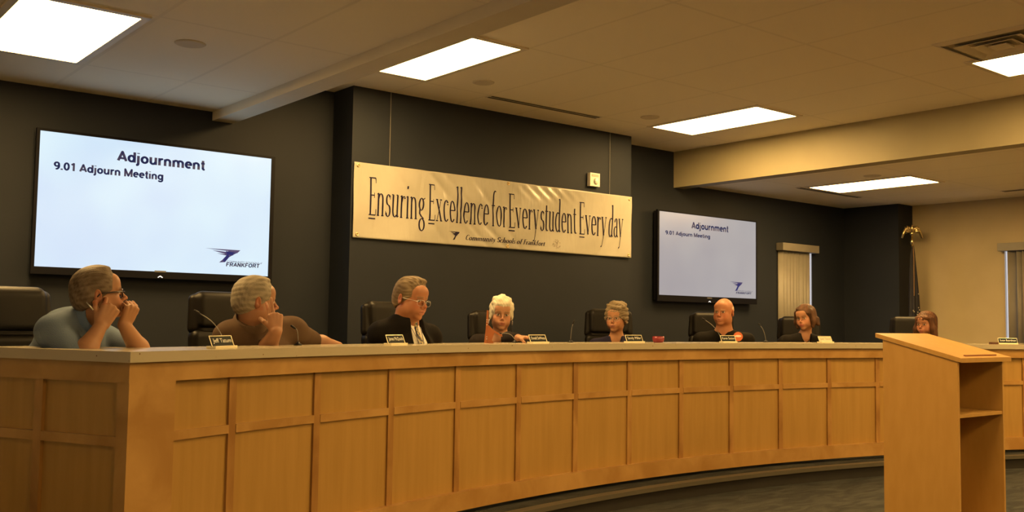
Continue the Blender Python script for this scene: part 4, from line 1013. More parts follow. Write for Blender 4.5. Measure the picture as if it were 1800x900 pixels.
def hand(F_, wrist, direc, palm_n, side, curls, s=1.0, thumb=(30, 35, 20), spread=5, flen=1.0):
    """palm grows from the wrist along direc, fingers bend towards palm_n; side=+1 puts the thumb on palm_n x direc"""
    w_ = np.array(wrist, float); d = np.array(direc, float); d /= np.linalg.norm(d); n = np.array(palm_n, float); n = n-d*(n@d); n /= np.linalg.norm(n)
    t = np.cross(n, d)*side                                   # towards the thumb
    pl = .095*s
    for o, r in ((-.030, .0135), (-.010, .0150), (.010, .0155), (.028, .0150)):
        F_.cap(w_+d*.012+t*o*.6*s, w_+d*pl*(.97 if abs(o) < .02 else .9)+t*o*s, .0150*s, (r-.002)*s, k=.008)
    F_.ell(w_+d*.038*s+t*.024*s+n*.010*s, (.017*s, .026*s, .017*s), np.stack([t, d, n], 1), k=.016)
    def rot(v, ax_, a):
        ax_ = ax_/np.linalg.norm(ax_); c, s_ = math.cos(a), math.sin(a); return v*c+np.cross(ax_, v)*s_+ax_*(ax_@v)*(1-c)
    for i, (o, L) in enumerate(((.029, (.042, .025, .021)), (.010, (.046, .029, .022)), (-.010, (.043, .027, .021)), (-.028, (.034, .021, .019)))):
        p = w_+d*pl*(.97 if abs(o) < .02 else .9)+t*o*s; v = rot(d, n, 0)+t*(o/.03)*math.tan(R_(spread)); v /= np.linalg.norm(v)
        ax_ = np.cross(v, n); r = .0088*s if i < 3 else .0078*s; cu = curls[i]
        if not isinstance(cu, (tuple, list)): cu = (cu, cu*1.1, cu*.7)
        for L_, a in zip(L, cu):
            v = rot(v, ax_, R_(a)); q = p+v*L_*s*flen; F_.cap(p, q, r, r*.90, k=.0018); p = q; r *= .90
    p = w_+d*.030*s+t*.030*s+n*.006*s; v = d*math.cos(R_(thumb[0]))+t*math.sin(R_(thumb[0])); v += n*.25; v /= np.linalg.norm(v); ax_ = np.cross(v, n-t*.6)
    r = .0115*s
    for L_, a in zip((.040, .031, .025), (0, thumb[1], thumb[2])):
        v = rot(v, ax_, R_(a)); q = p+v*L_*s; F_.cap(p, q, r, r*.9, k=.008); p = q; r *= .9
def strip(me_name, pts, wd, th, m, parent, nrm=None, origin=(0, 0, 0)):
    bm = bmesh.new(); tube(bm, [Vector(p)-Vector(origin) for p in pts], wd, 6); return obj(me_name, bm, m, parent, smooth=True)
def glasses(H, parent, m, origin, full=True, w_=.026, hgt=.017, r=.0013, lens=True, drop=0.0, fwd=0.0):
    P, Rm, s = H; T = lambda p: Vector(P+Rm @ (np.array(p)*s)-np.array(origin)); bm = bmesh.new()
    for sx in (-1, 1):
        pts = []
        for k in range(17):
            a = 2*PI*k/16; cx = abs(math.cos(a))**.7*math.copysign(1, math.cos(a)); cz = abs(math.sin(a))**.7*math.copysign(1, math.sin(a))
            xx = sx*.033+cx*w_; pts.append(T((xx, .1035+fwd-.22*max(0, abs(xx)-.02), -.004-drop+cz*hgt)))
        if full: tube(bm, pts, r*s, 6)
        else: tube(bm, pts[:9], r*s, 6); tube(bm, pts[8:], r*s*.6, 6)
        xo = sx*(.033+w_)
        tube(bm, [T((xo, .1035+fwd-.22*(abs(xo)-.02), .003-drop)), T((sx*.073, .055, .004-drop*.5)), T((sx*.082, .0, .004)), T((sx*.082, -.018, -.012))], r*1.1*s, 6)
    tube(bm, [T((-.009, .110+fwd, -.001-drop)), T((0, .113+fwd, .001-drop)), T((.009, .110+fwd, -.001-drop))], r*s, 6)
    return obj('glasses', bm, m, parent, smooth=True)

def JR(px, py, R): return np.array(atd(px, py, depth_at_R(px, py, R)))
def JZ(px, R, z):
    y = 600.0
    for _ in range(40): y += (JR(px, y, R)[2]-z)*240
    return JR(px, y, R)
def hip_at(P, R=11.98):
    v = np.array(P[:2])-ARC; a = max(math.atan2(v[0], v[1]), R_(-25.2)); v = np.array((math.sin(a), math.cos(a)))*R+ARC; return (v[0], v[1], .86)
def J(d0): return lambda px, py, dd=0.0: np.array(atd(px, py, d0+dd))
def bounds(pts, m): a = np.array(pts); return a.min(0)-m, a.max(0)+m
def cloth_obj(F_, name, m, person, origin, wr=0.0, seed=0):
    me, V = F_.mesh(name, origin)
    if wr:
        rs = np.random.RandomState(seed); o = np.zeros(len(V))
        for i in range(6): a = rs.randn(3)*14*(1+.5*i); o += np.sin(V @ a+rs.rand()*6)/(1+.5*i)
        nn = np.empty(len(V)*3, np.float32); me.vertices.foreach_get('normal', nn); V = V+nn.reshape(-1, 3)*(wr*o)[:, None]; set_verts(me, V)
    return obj(name, me, m, person)
def fabric(name, c1, c2=None, rough=.8, nscale=6, weave=260, bump=.25, stripes=None):
    m = noise_mat(name, c1, c2 or c1, nscale=nscale, rough=rough, bump=bump, bscale=weave, spec=.06)
    if stripes:
        b = m.node_tree.nodes['Principled BSDF']; tc = nd(m, 'ShaderNodeTexCoord'); s = nd(m, 'ShaderNodeSeparateXYZ'); lk(m, tc.outputs['Object'], s.inputs[0])
        a = nd(m, 'ShaderNodeMath', operation='MULTIPLY'); a.inputs[1].default_value = stripes[0]; lk(m, s.outputs[2], a.inputs[0])
        n = nd(m, 'ShaderNodeMath', operation='SINE'); lk(m, a.outputs[0], n.inputs[0]); g_ = nd(m, 'ShaderNodeMath', operation='GREATER_THAN'); g_.inputs[1].default_value = .2; lk(m, n.outputs[0], g_.inputs[0])
        x = nd(m, 'ShaderNodeMix', data_type='RGBA'); lk(m, g_.outputs[0], x.inputs['Factor']); x.inputs['A'].default_value = (*c1, 1); x.inputs['B'].default_value = (*stripes[1], 1); lk(m, x.outputs['Result'], b.inputs['Base Color'])
    return m
def legs(person, origin, hip, fwd, m, shoe):
    """seated legs behind the desk: thighs forward, shins down, feet on the raised floor"""
    f = np.array([ARC[0]-hip[0], ARC[1]-hip[1], 0.0]); f /= np.linalg.norm(f); l = np.array([-f[1], f[0], 0]); z = np.array([0, 0, 1.0])
    lo, hi = bounds([hip-l*.25-f*.15, hip+l*.25+f*.55, (hip[0], hip[1], ZSEAT)], .12)
    F_ = Field((lo[0], lo[1], ZSEAT+.02), (hi[0], hi[1], hip[2]+.16), .014)
    feet = []
    for s in (-1, 1):
        k = hip+l*s*.11+f*.42+z*.02; a = hip+l*s*.12+f*.46; a[2] = ZSEAT+.09
        F_.cap(hip+l*s*.09, k, .085, .062, k=.03); F_.cap(k, a, .060, .045, k=.03); feet.append(a)
    F_.cap(hip-l*.07, hip+l*.07, .115, k=.04)
    cloth_obj(F_, 'trousers', m, person, origin)
    for a in feet:
        F2 = Field((a[0]-.3, a[1]-.3, ZSEAT-.01), (a[0]+.3, a[1]+.3, ZSEAT+.14), .010)
        F2.cap((a[0], a[1], ZSEAT+.045), (a[0]+f[0]*.16, a[1]+f[1]*.16, ZSEAT+.034), .042, .034, k=.01); F2.cap((a[0], a[1], ZSEAT+.05), a, .040, k=.02)
        me, _ = F2.mesh('shoe', origin); obj('shoe', me, shoe, person)
def skinmesh(F_, H, label, origin, skin, lip, brow, red=.5, paintH=True):
    me, V = F_.mesh('person', origin)
    Vw = V+np.array(origin); C_, _ = head_paint(Vw, H, skin, lip, brow, red)
    # fingertips and the rest keep the plain skin tone
    q = (Vw-H[0]) @ H[1]/H[2]; far = (np.abs(q) > .16).any(1) | (q[:, 2] < -.13); C_[far] = skin
    set_color(me, C_); o = obj('person', me, M['skin'], None, origin); meta(o, label, 'person', 'board members seated behind the desk'); return o
def hairmesh(F_, H, person, origin, c1, c2, amp=.002, f=90, seed=1, axis=1, name='hair'):
    me, V = F_.mesh(name, origin); V2, o = strands(V+np.array(origin), H, amp, f, seed, axis); set_verts(me, V2-np.array(origin))
    t = np.clip(.5+o*.22, 0, 1)[:, None]; set_color(me, np.array(c1)*(1-t)+np.array(c2)*t); return obj(name, me, M['hair'], person)
def headfield(H, h, m=.15):
    return Field(H[0]-m*1.15*H[2], H[0]+m*1.15*H[2], h)
DARKPANTS = fabric('dark_trousers', (.020, .020, .025)); SHOE = mat('black_shoe', (.015, .013, .012), .35)
# ================= man in light blue polo, chin on both fists
d1 = 4.80; j = J(d1); H = head_frame(172, 518, d1, 98, 8, 0, 1.07); O = hip_at(JR(120, 600, 11.4)); RS = 1.05
SK = (.37, .19, .10)
hip = np.array(O)+np.array((0, 0, .04)); nb = j(147, 568, .02); chest = j(128, 610, .06); shR = j(95, 583, -.10); shL = j(150, 580, .26)
elR, wrR = JZ(140, 11.31, 1.165), j(177, 573, -.12); elL, wrL = JZ(256, 11.31, 1.155), j(218, 571, .0)
lo, hi = bounds([hip, H[0]+.17, H[0]-.17, shR, shL, elR, elL, wrR, wrL], .12)
F_ = Field(lo, hi, .0033); F_.rs = RS; build_head(F_, H, jowl=.6)
L = Local(F_, H); F_.cap(L.w((0, -.015, -.075)), nb, .060, .068, k=.03); F_.cap(nb, chest, .07, .12, k=.05); F_.cap(chest, hip, .115, .12, k=.05); F_.cap(shR, shL, .055, k=.05)
for a, b, c in ((shR, elR, wrR), (shL, elL, wrL)): F_.cap(a, b, .052, .043, k=.03); F_.cap(b, b+(c-b)*.35, .041, .046, k=.02); F_.cap(b+(c-b)*.35, c, .046, .029, k=.02)
hd = j(190, 550, -.10)-wrR
hand(F_, wrR, hd, j(172, 545, .10)-j(190, 546, -.10), -1, [(40, 55, 35), 80, 85, 85], s=1.08, thumb=(38, 30, 45))
hand(F_, wrL, j(229, 548, .0)-wrL, j(205, 540, .05)-j(230, 540, .0), 1, [75, 80, 82, 85], s=1.02, thumb=(20, 30, 30))
p = skinmesh(F_, H, 'man in light blue striped polo with dark glasses, resting his face on both fists', O, SK, (.45, .17, .13), (.20, .13, .08), .8)
F_ = Field(lo-.03, hi+.03, .0055); F_.rs = RS
F_.cap(nb+(chest-nb)*.25, chest, .095, .135, k=.04); F_.cap(chest, hip, .135, .145, k=.05); F_.cap(shR, shL, .074, k=.05); F_.cap(shR, nb, .068, .072, k=.04); F_.cap(shL, nb, .068, .072, k=.04)
F_.ell(j(120, 585, .12), (.13, .13, .12), k=.06)
for a, b in ((shR, elR), (shL, elL)): F_.cap(a, a+(b-a)*.84, .074, .066, k=.03)
F_.cap(nb+(L.w((0, -.015, -.075))-nb)*.8, nb+(L.w((0, -.015, -.075))-nb)*.3, .058, .062, k=.004, mode='sub')
polo = fabric('blue_polo', (.115, .165, .255), (.14, .19, .28), stripes=(1100, (.16, .20, .25)))
cloth_obj(F_, 'polo_shirt', polo, p, O, .0012, 3)
cb = L.w((0, -.02, -.10)); F_ = Field(cb-.14, cb+.14, .004); F_.rs = RS; ax_ = (cb-nb)/np.linalg.norm(cb-nb)
F_.cap(nb+ax_*.010, nb+ax_*.050, .092, .080, k=.0); F_.cap(nb-ax_*.05, nb+ax_*.12, .072, .062, k=.004, mode='sub'); F_.ell(nb+H[1][:, 1]*.075+ax_*.03, (.035, .035, .05), k=.01, mode='sub')
cloth_obj(F_, 'collar', fabric('polo_collar', (.16, .23, .34)), p, O)
F_ = headfield(H, .0035); hair_cap(F_, H, t=.010, front=(.055, .070), nape=-.080, face=(.066, .080, .090)); L2 = Local(F_, H); L2.ell((.01, .02, .112), (.045, .045, .018), k=.02)
for sx in (-1, 1): L2.ell((sx*.088, -.004, -.010), (.016, .022, .034), k=.006, mode='sub')
hairmesh(F_, H, p, O, (.085, .060, .040), (.19, .145, .10), .0004, 200, 1)
glasses(H, p, mat('dark_glasses_frame', (.03, .015, .012), .3), O, r=.0034)
legs(p, O, hip, H[1][:, 1], DARKPANTS, SHOE)
a = j(152, 531, -.17); b = j(164, 545, -.16); bm = bmesh.new(); tube(bm, [Vector(a), Vector(b)], [.002, .0042], 8)
pen = obj('pen', bm, M['metal'], smooth=True); meta(pen, 'silver pen held between the fingers of the man in light blue polo', 'pen')

# ================= man in brown polo, fingers on his temple
d2 = 5.70; j = J(d2); H = head_frame(449, 530, d2, 107, -1, 0, 1.11); O = hip_at(JR(440, 600, 11.4)); RS = 1.10
hip = np.array(O)+np.array((0, 0, .04)); nb = j(440, 580, .03); chest = j(455, 625, .08); shR = j(405, 592, -.06); shL = j(512, 585, .24)
elR, wrR = JZ(464, 11.30, 1.165), j(485, 583, -.16); elL, wrL = JR(549, 601, 11.42), JR(594, 610, 11.36)
lo, hi = bounds([hip, H[0]+.17, H[0]-.17, shR, shL, elR, elL, wrR, wrL], .13)
F_ = Field(lo, hi, .0036); F_.rs = RS; build_head(F_, H, jowl=1.0)
L = Local(F_, H); F_.cap(L.w((0, -.02, -.07)), nb, .066, .074, k=.03); F_.cap(nb, chest, .07, .13, k=.05); F_.cap(chest, hip, .13, .14, k=.05); F_.cap(shR, shL, .055, k=.05)
for a, b, c in ((shR, elR, wrR), (shL, elL, wrL)): F_.cap(a, b, .052, .043, k=.03); F_.cap(b, b+(c-b)*.35, .042, .047, k=.02); F_.cap(b+(c-b)*.35, c, .047, .031, k=.02)
hand(F_, wrR, j(484, 560, -.14)-wrR, j(470, 550, .05)-j(484, 552, -.14), -1, [(12, 10, 8), (4, 6, 6), 75, 85], s=1.04, thumb=(45, 30, 30), spread=8)
hand(F_, wrL, JR(640, 634, 11.38)-wrL, (0, 0, -1), 1, [15, 15, 18, 20], s=1.05)
p = skinmesh(F_, H, 'grey haired man in brown polo looking away, two fingers pressed to his temple', O, (.33, .165, .09), (.42, .17, .13), (.25, .20, .15), .8)
F_ = Field(lo-.03, hi+.03, .006); F_.rs = RS
F_.cap(nb+(chest-nb)*.2, chest, .10, .155, k=.04); F_.cap(chest, hip, .16, .17, k=.05); F_.cap(shR, shL, .080, k=.05); F_.cap(shR, nb, .072, .078, k=.04); F_.cap(shL, nb, .072, .078, k=.04)
F_.cap(shR, shR+(elR-shR)*.80, .078, .070, k=.03); F_.cap(shL, shL+(elL-shL)*.95, .080, .060, k=.03)
F_.cap(L.w((0, -.02, -.07)), nb+(L.w((0, -.02, -.07))-nb)*.25, .066, .070, k=.004, mode='sub')
cloth_obj(F_, 'polo_shirt', fabric('brown_polo', (.085, .053, .033), (.10, .064, .040)), p, O, .0018, 5)
cb = L.w((0, -.02, -.10)); F_ = Field(cb-.16, cb+.16, .0045); F_.rs = RS; ax_ = (cb-nb)/np.linalg.norm(cb-nb)
F_.cap(nb-ax_*.005, nb+ax_*.050, .112, .094, k=.0); F_.cap(nb-ax_*.06, nb+ax_*.12, .082, .070, k=.004, mode='sub'); F_.ell(nb+H[1][:, 1]*.08+ax_*.02, (.035, .035, .06), k=.01, mode='sub')
cloth_obj(F_, 'collar', fabric('brown_collar', (.13, .09, .06)), p, O)
F_ = headfield(H, .0038); hair_cap(F_, H, t=.011, front=(.058, .066), nape=-.090, face=(.064, .078, .088), back=.004); L2 = Local(F_, H); L2.ell((0, .020, .112), (.045, .050, .018), k=.02)
for sx in (-1, 1): L2.ell((sx*.088, -.004, -.010), (.016, .022, .034), k=.006, mode='sub')
hairmesh(F_, H, p, O, (.17, .145, .105), (.31, .27, .205), .0004, 220, 2)
legs(p, O, hip, H[1][:, 1], DARKPANTS, SHOE)

# ================= man in dark suit
d3 = 6.68; j = J(d3); H = head_frame(722, 526, d3, 50, -8, 3, 1.17); O = hip_at(JR(705, 600, 11.4)); RS = 1.15
hip = np.array(O)+np.array((0, 0, .04)); nb = j(714, 566, .03); chest = j(716, 622, .05); shR = j(672, 588, -.04); shL = j(752, 594, .22)
elR, wrR = JR(652, 640, 11.7), JR(700, 645, 11.45); elL, wrL = JR(778, 640, 11.7), JR(765, 645, 11.45)
lo, hi = bounds([hip, H[0]+.17, H[0]-.17, shR, shL, elR, elL, wrR, wrL], .13)
F_ = Field(lo, hi, .0050); F_.rs = RS; build_head(F_, H, jowl=.9)
L = Local(F_, H); F_.cap(L.w((0, -.02, -.07)), nb, .060, .066, k=.03); F_.cap(nb, chest, .06, .11, k=.05); F_.cap(chest, hip, .11, .12, k=.05); F_.cap(shR, shL, .05, k=.05)
for a, b, c in ((shR, elR, wrR), (shL, elL, wrL)): F_.cap(a, b, .045, .040, k=.03); F_.cap(b, c, .040, .028, k=.02)
hand(F_, wrR, wrR-elR, (0, 0, -1), -1, [20, 22, 25, 28]); hand(F_, wrL, wrL-elL, (0, 0, -1), 1, [20, 22, 25, 28])
p = skinmesh(F_, H, 'man in dark suit and patterned tie looking down through rimless glasses', O, (.37, .16, .08), (.42, .16, .11), (.20, .14, .09), .7)
fw = H[1][:, 1].copy(); fw[2] = 0; fw /= np.linalg.norm(fw); lf = np.array((-fw[1], fw[0], 0)); up = np.array((0, 0, 1.0))
F_ = Field(lo-.03, hi+.03, .006); F_.rs = RS
F_.cap(nb-up*.01, chest, .074, .135, k=.04); F_.cap(chest, hip, .135, .145, k=.05); F_.cap(shR+(shL-shR)*.2, shL+(shR-shL)*.2, .060, k=.04)
F_.cap(nb-up*.02, nb+up*.035, .072, .068, k=.01); F_.cap(nb+up*.02, nb+up*.10, .064, .064, k=.003, mode='sub')
cloth_obj(F_, 'shirt', fabric('white_shirt', (.78, .74, .66)), p, O, .001, 7)
F_ = Field(lo-.04, hi+.04, .0065); F_.rs = RS
F_.cap(nb-up*.05, chest, .105, .155, k=.04); F_.cap(chest, hip, .155, .17, k=.05); F_.cap(shR, shL, .078, k=.05); F_.cap(shR, nb-up*.01, .070, .072, k=.04); F_.cap(shL, nb-up*.01, .070, .072, k=.04)
for a, b, c in ((shR, elR, wrR), (shL, elL, wrL)): F_.cap(a, b, .074, .060, k=.03); F_.cap(b, b+(c-b)*.9, .060, .046, k=.02)
F_.cap(nb+up*.10, nb-up*.02, .070, .074, k=.006, mode='sub')
op = nb+fw*.10
for s_ in (0, .05): F_.cap(op+up*.05+fw*s_, op-up*.18+fw*(.10+s_), .052, .078, k=.006, mode='sub'); F_.cap(op-up*.18+fw*(.10+s_), op-up*.42+fw*(.12+s_), .078, .02, k=.006, mode='sub')
F_.ell(op-up*.06+fw*.05, (.050, .050, .12), k=.01, mode='sub')
cloth_obj(F_, 'suit_jacket', fabric('dark_suit', (.008, .007, .007), (.011, .009, .008)), p, O, .0012, 8)
tie = noise_mat('patterned_tie', (.02, .02, .05), (.40, .33, .16), nscale=60, rough=.5, lo=.48, hi=.52)
F_ = Field(nb-.35, nb+.30, .005); F_.rs = RS; t0 = nb+fw*.078-up*.008
F_.cap(t0, t0-up*.03+fw*.008, .015, .012, k=.005); F_.cap(t0-up*.03+fw*.008, t0-up*.17+fw*.075, .013, .026, k=.01, flat=(fw, 2.4)); F_.cap(t0-up*.17+fw*.075, t0-up*.33+fw*.085, .026, .030, k=.01, flat=(fw, 2.4))
cloth_obj(F_, 'tie', tie, p, O)
bm = bmesh.new()
for s_ in (-1, 1): tube(bm, [Vector(q-np.array(O)) for q in (nb+lf*s_*.066+fw*.03+up*.03, nb+lf*s_*.045+fw*.095-up*.05, nb+lf*s_*.012+fw*.168-up*.19)], .0028, 6)
obj('lanyard', bm, mat('lanyard', (.30, .30, .34), .5), p)
F_ = headfield(H, .0042); hair_cap(F_, H, t=.010, front=(.045, .072), nape=-.078, face=(.062, .080, .098), side=-.004)
L2 = Local(F_, H); L2.ell((.020, .025, .112), (.045, .040, .018), k=.02)
for sx in (-1, 1): L2.ell((sx*.088, -.004, -.010), (.016, .022, .034), k=.006, mode='sub')
hairmesh(F_, H, p, O, (.10, .068, .038), (.22, .16, .095), .0011, 170, 3)
glasses(H, p, M['metal'], O, full=False, r=.0011, drop=.006, fwd=.006)
legs(p, O, hip, fw, DARKPANTS, SHOE)

# ---------------- generic seated person seen from the chest up
def seated(px, py, d, yaw, pitch, roll, hs, label, skin, lip, brow, body, shW=.19, neck=.05, bodyyaw=None, h=.0055, jowl=0.0, fem=False, arms=None, red=.5, sh_drop=.235, bs=1.08):
    H = head_frame(px, py, d, yaw, pitch, roll, hs); P = H[0]
    v = -(P[:2]-EYE[:2]); a = math.atan2(v[1], v[0])+R_(bodyyaw if bodyyaw is not None else yaw*.3)
    fw = np.array((math.cos(a), math.sin(a), 0)); lf = np.array((-fw[1], fw[0], 0)); up = np.array((0, 0, 1.0))
    O = hip_at(P); hip = np.array(O)+up*.04
    nb = P-up*.175*hs-fw*.045; chest = nb-up*.17*bs-fw*.01; chest[:2] = chest[:2]*.7+hip[:2]*.3; sR = P-up*sh_drop*bs-lf*shW*bs-fw*.06; sL = P-up*sh_drop*bs+lf*shW*bs-fw*.06
    eR, eL = sR-up*.27-lf*.03+fw*.02, sL-up*.27+lf*.03+fw*.02; wR, wL = eR+fw*.10+lf*.16-up*.10, eL+fw*.10-lf*.16-up*.10
    if arms: eR, wR, eL, wL = arms(P, fw, lf, up, eR, wR, eL, wL)
    lo, hi = bounds([hip, P+.17, P-.17, sR, sL, eR, eL, wR, wL], .14)
    F_ = Field(lo, hi, h); F_.rs = bs; build_head(F_, H, jowl=jowl, fem=fem); L = Local(F_, H)
    F_.cap(L.w((0, -.02, -.07)), nb, neck, neck*1.12, k=.03); F_.cap(nb, chest, neck*1.1, .105, k=.05); F_.cap(chest, hip, .105, .12, k=.05); F_.cap(sR, sL, .042, k=.05); F_.cap(nb-up*.02, sR, .045, .042, k=.04); F_.cap(nb-up*.02, sL, .045, .042, k=.04)
    for a_, b_, c_ in ((sR, eR, wR), (sL, eL, wL)): F_.cap(a_, b_, .042, .036, k=.03); F_.cap(b_, c_, .037, .025, k=.02)
    hand(F_, wR, wR-eR, (0, 0, -1), -1, [18, 20, 24, 28], s=.95); hand(F_, wL, (wL-eL)*.4+np.array((CR[0], CR[1], 0))*.12 if arms else wL-eL, (0, 0, -1), 1, [14, 14, 16, 18], s=.95)
    p = skinmesh(F_, H, label, O, skin, lip, brow, red)
    p['kindpose'] = 0; del p['kindpose']
    G_ = Field(lo-.03, hi+.03, h*1.15); G_.rs = bs
    ex = .010
    G_.cap(nb-up*.05, chest, .085+ex, .125+ex, k=.04); G_.cap(chest, hip, .125+ex, .14+ex, k=.05); G_.cap(sR, sL, .052+ex, k=.05); G_.cap(sR, nb-up*.03, .052+ex, .058+ex, k=.03); G_.cap(sL, nb-up*.03, .052+ex, .058+ex, k=.03)
    for a_, b_, c_ in ((sR, eR, wR), (sL, eL, wL)): G_.cap(a_, b_, .052+ex, .046+ex, k=.03); G_.cap(b_, b_+(c_-b_)*.85, .046+ex, .036, k=.02)
    ctx = dict(H=H, O=O, P=P, fw=fw, lf=lf, up=up, nb=nb, chest=chest, sR=sR, sL=sL, eR=eR, wR=wR, eL=eL, wL=wL, hip=hip, lo=lo, hi=hi, L=L, h=h)
    body(G_, p, ctx); legs(p, O, hip, fw, DARKPANTS, SHOE)
    return p, ctx
def vneck(G_, c, depth=.12, w0=.05, w1=.02, neck=.062):
    nb, up, fw = c['nb'], c['up'], c['fw']
    G_.cap(nb+up*.12, nb-up*.005, neck, neck, k=.006, mode='sub'); a = nb+fw*.085+up*.03; b = nb+fw*.14-up*depth; G_.cap(a, b, w0, w1, k=.008, mode='sub'); G_.cap(a+fw*.03, b+fw*.05, w0, w1, k=.008, mode='sub')

# ================= white haired woman with hoop earrings
def body4(G_, p, c):
    nb, up, fw, lf = c['nb'], c['up'], c['fw'], c['lf']
    G_.cap(nb+up*.12, nb-up*.01, .066, .075, k=.008, mode='sub'); G_.ell(nb+fw*.09-up*.02, (.105, .105, .075), k=.02, mode='sub')
    cloth_obj(G_, 'top', fabric('black_top', (.018, .014, .014), (.024, .02, .02)), p, c['O'], .001, 9)
    # loose salmon scarf-like front laid in a V
    F_ = Field(nb-.30, nb+.25, .006)
    F_.cap(nb-lf*.075+up*.03, nb+fw*.118-up*.17+lf*.01, .028, .034, k=.01, flat=(fw, 2.0)); F_.cap(nb+lf*.070+up*.03, nb+fw*.120-up*.17+lf*.06, .022, .030, k=.01, flat=(fw, 2.0))
    F_.cap(nb-lf*.11-up*.10+fw*.09, nb+lf*.02-up*.16+fw*.135, .030, .030, k=.01, flat=(fw, 2.0))
    cloth_obj(F_, 'draped_neckline', fabric('salmon_drape', (.38, .14, .08), (.28, .10, .06)), p, c['O'], .0015, 4)
def arms4(P, fw, lf, up, eR, wR, eL, wL):
    eL = JZ(893, 11.42, 1.235); wL = JZ(911, 11.20, 1.256)
    return eR, wR, eL, wL
p, c = seated(881, 553, 7.80, 6, -2, 3, 1.07, 'white haired woman with silver hoop earrings and salmon draped neckline', (.40, .205, .115), (.40, .14, .10), (.16, .10, .06), body4, shW=.155, neck=.048, h=.0052, fem=True, arms=arms4, bodyyaw=12, sh_drop=.215)
H, O = c['H'], c['O']
F_ = headfield(H, .0045, .16); hair_cap(F_, H, t=.016, front=(.060, .052), nape=-.070, face=(.058, .075, .080), side=.004, puff=(1.0, 1, 1.04))
L2 = Local(F_, H)
for q in ((-.055, .035, .085), (-.02, .06, .098), (.03, .055, .096), (.06, .02, .08), (0, .0, .125), (0, .070, .084), (-.022, .068, .080), (.024, .068, .080), (-.045, -.01, .11), (.045, -.02, .11)): L2.ell(q, (.026, .028, .022), k=.012)
for sx in (-1, 1): L2.ell((sx*.076, .022, -.002), (.012, .018, .038), k=.012)
hairmesh(F_, H, p, O, (.40, .36, .26), (.68, .63, .50), .0018, 150, 4)
for sx in (-1, 1):
    bm = bmesh.new(); cpt = H[0]+H[1] @ (np.array((sx*.086, -.006, -.056))*H[2])-np.array(O); pts = [Vector(cpt+H[1] @ np.array((0.0, .017*math.cos(2*PI*k/14), .017*math.sin(2*PI*k/14)))) for k in range(15)]
    tube(bm, pts, .0026, 6); obj('hoop_earring', bm, M['metal'], p, smooth=True)
# amber stand beside her
d = depth_at_R(853.5, 603, 11.15); a0_ = atd(853.5, 603, d); st = empty('display_stand', (a0_[0], a0_[1], zt)); meta(st, 'tall narrow orange-brown stand on the ledge left of the white haired woman', 'stand')
rt = np.array((CR[0], CR[1], 0)); rt /= np.linalg.norm(rt); nn = np.array((-rt[1], rt[0], 0))
am = mat('amber_acrylic', (.36, .12, .045), .25, spec=.6)
def prof_obj(name, pts, th, m, parent):
    bm = bmesh.new(); A = [bm.verts.new(Vector(rt*x+np.array((0, 0, z))-nn*th/2)) for x, z in pts]; B = [bm.verts.new(Vector(rt*x+np.array((0, 0, z))+nn*th/2)) for x, z in pts]
    bm.faces.new(A); bm.faces.new(B[::-1])
    for i in range(len(pts)): bm.faces.new((A[i], A[(i+1) % len(pts)], B[(i+1) % len(pts)], B[i]))
    return obj(name, bm, m, parent)
prof_obj('upright', [(-.010, .0), (.010, .0), (.016, .10), (.018, .232), (.006, .236), (.000, .10)], .05, am, st)
prof_obj('curved_foot', [(.012, .0), (.060, .0), (.045, .022), (.062, .075), (.120, .045), (.118, .058), (.050, .098), (.018, .13), (.014, .10)], .04, am, st)
bm = bmesh.new(); 
for z in (.03, .045, .13, .15, .165): bmesh.ops.create_uvsphere(bm, u_segments=8, v_segments=6, radius=.0035, matrix=Matrix.Translation(Vector(rt*.008-nn*.027+np.array((0, 0, z)))))
obj('rivets', bm, M['metal'], st)

# ================= older woman with glasses
def body5(G_, p, c):
    vneck(G_, c, .13, .052, .02); cloth_obj(G_, 'jacket', fabric('navy_jacket', (.020, .018, .040), (.026, .024, .05)), p, c['O'], .001, 11)
    nb, up, fw, lf = c['nb'], c['up'], c['fw'], c['lf']; F_ = Field(nb-.28, nb+.22, .006)
    for s_ in (-1, 1): F_.cap(nb+lf*s_*.066+up*.005+fw*.03, nb+fw*.140-up*.125+lf*s_*.012, .011, .011, k=.006)
    F_.cap(nb+fw*.10-up*.10, nb+fw*.135-up*.135, .03, .03, k=.01, flat=(fw, 2))
    cloth_obj(F_, 'blouse_collar', fabric('pink_blouse', (.56, .34, .28)), p, c['O'])
    bm = bmesh.new(); tube(bm, [Vector(q-np.array(c['O'])) for q in (nb-lf*.06+fw*.04+up*.03, nb-lf*.040+fw*.14-up*.10, nb-lf*.02+fw*.17-up*.22)], .0025, 6); obj('lanyard', bm, mat('white_lanyard', (.6, .6, .6), .5), p)
p, c = seated(1083, 560, 8.72, -17, 0, 0, 1.05, 'older woman with short curly hair and thin glasses in a navy jacket', (.38, .185, .092), (.38, .15, .11), (.22, .14, .09), body5, shW=.165, neck=.046, fem=True, h=.0058, bodyyaw=-5)
H, O = c['H'], c['O']
F_ = headfield(H, .005, .17); hair_cap(F_, H, t=.020, front=(.062, .052), nape=-.070, face=(.056, .075, .078), side=.0, puff=(1.02, 1, 1.05)); L2 = Local(F_, H)
rs = np.random.RandomState(5)
for i in range(26):
    a, b_ = rs.rand()*2*PI, .25+rs.rand()*1.0; q = np.array((.088*math.cos(a)*math.sin(b_), -.018+.105*math.sin(a)*math.sin(b_), .045+.092*math.cos(b_)))
    if q[1] > .05 and q[2] < .07: continue
    L2.ell(q, (.024, .024, .020), k=.008)
for sx in (-1, 1): L2.ell((sx*.082, .012, .010), (.014, .024, .040), k=.012)
hairmesh(F_, H, p, O, (.12, .088, .052), (.25, .19, .115), .0020, 130, 5)
glasses(H, p, mat('thin_frame', (.50, .42, .34), .3, .8), O, r=.0015)
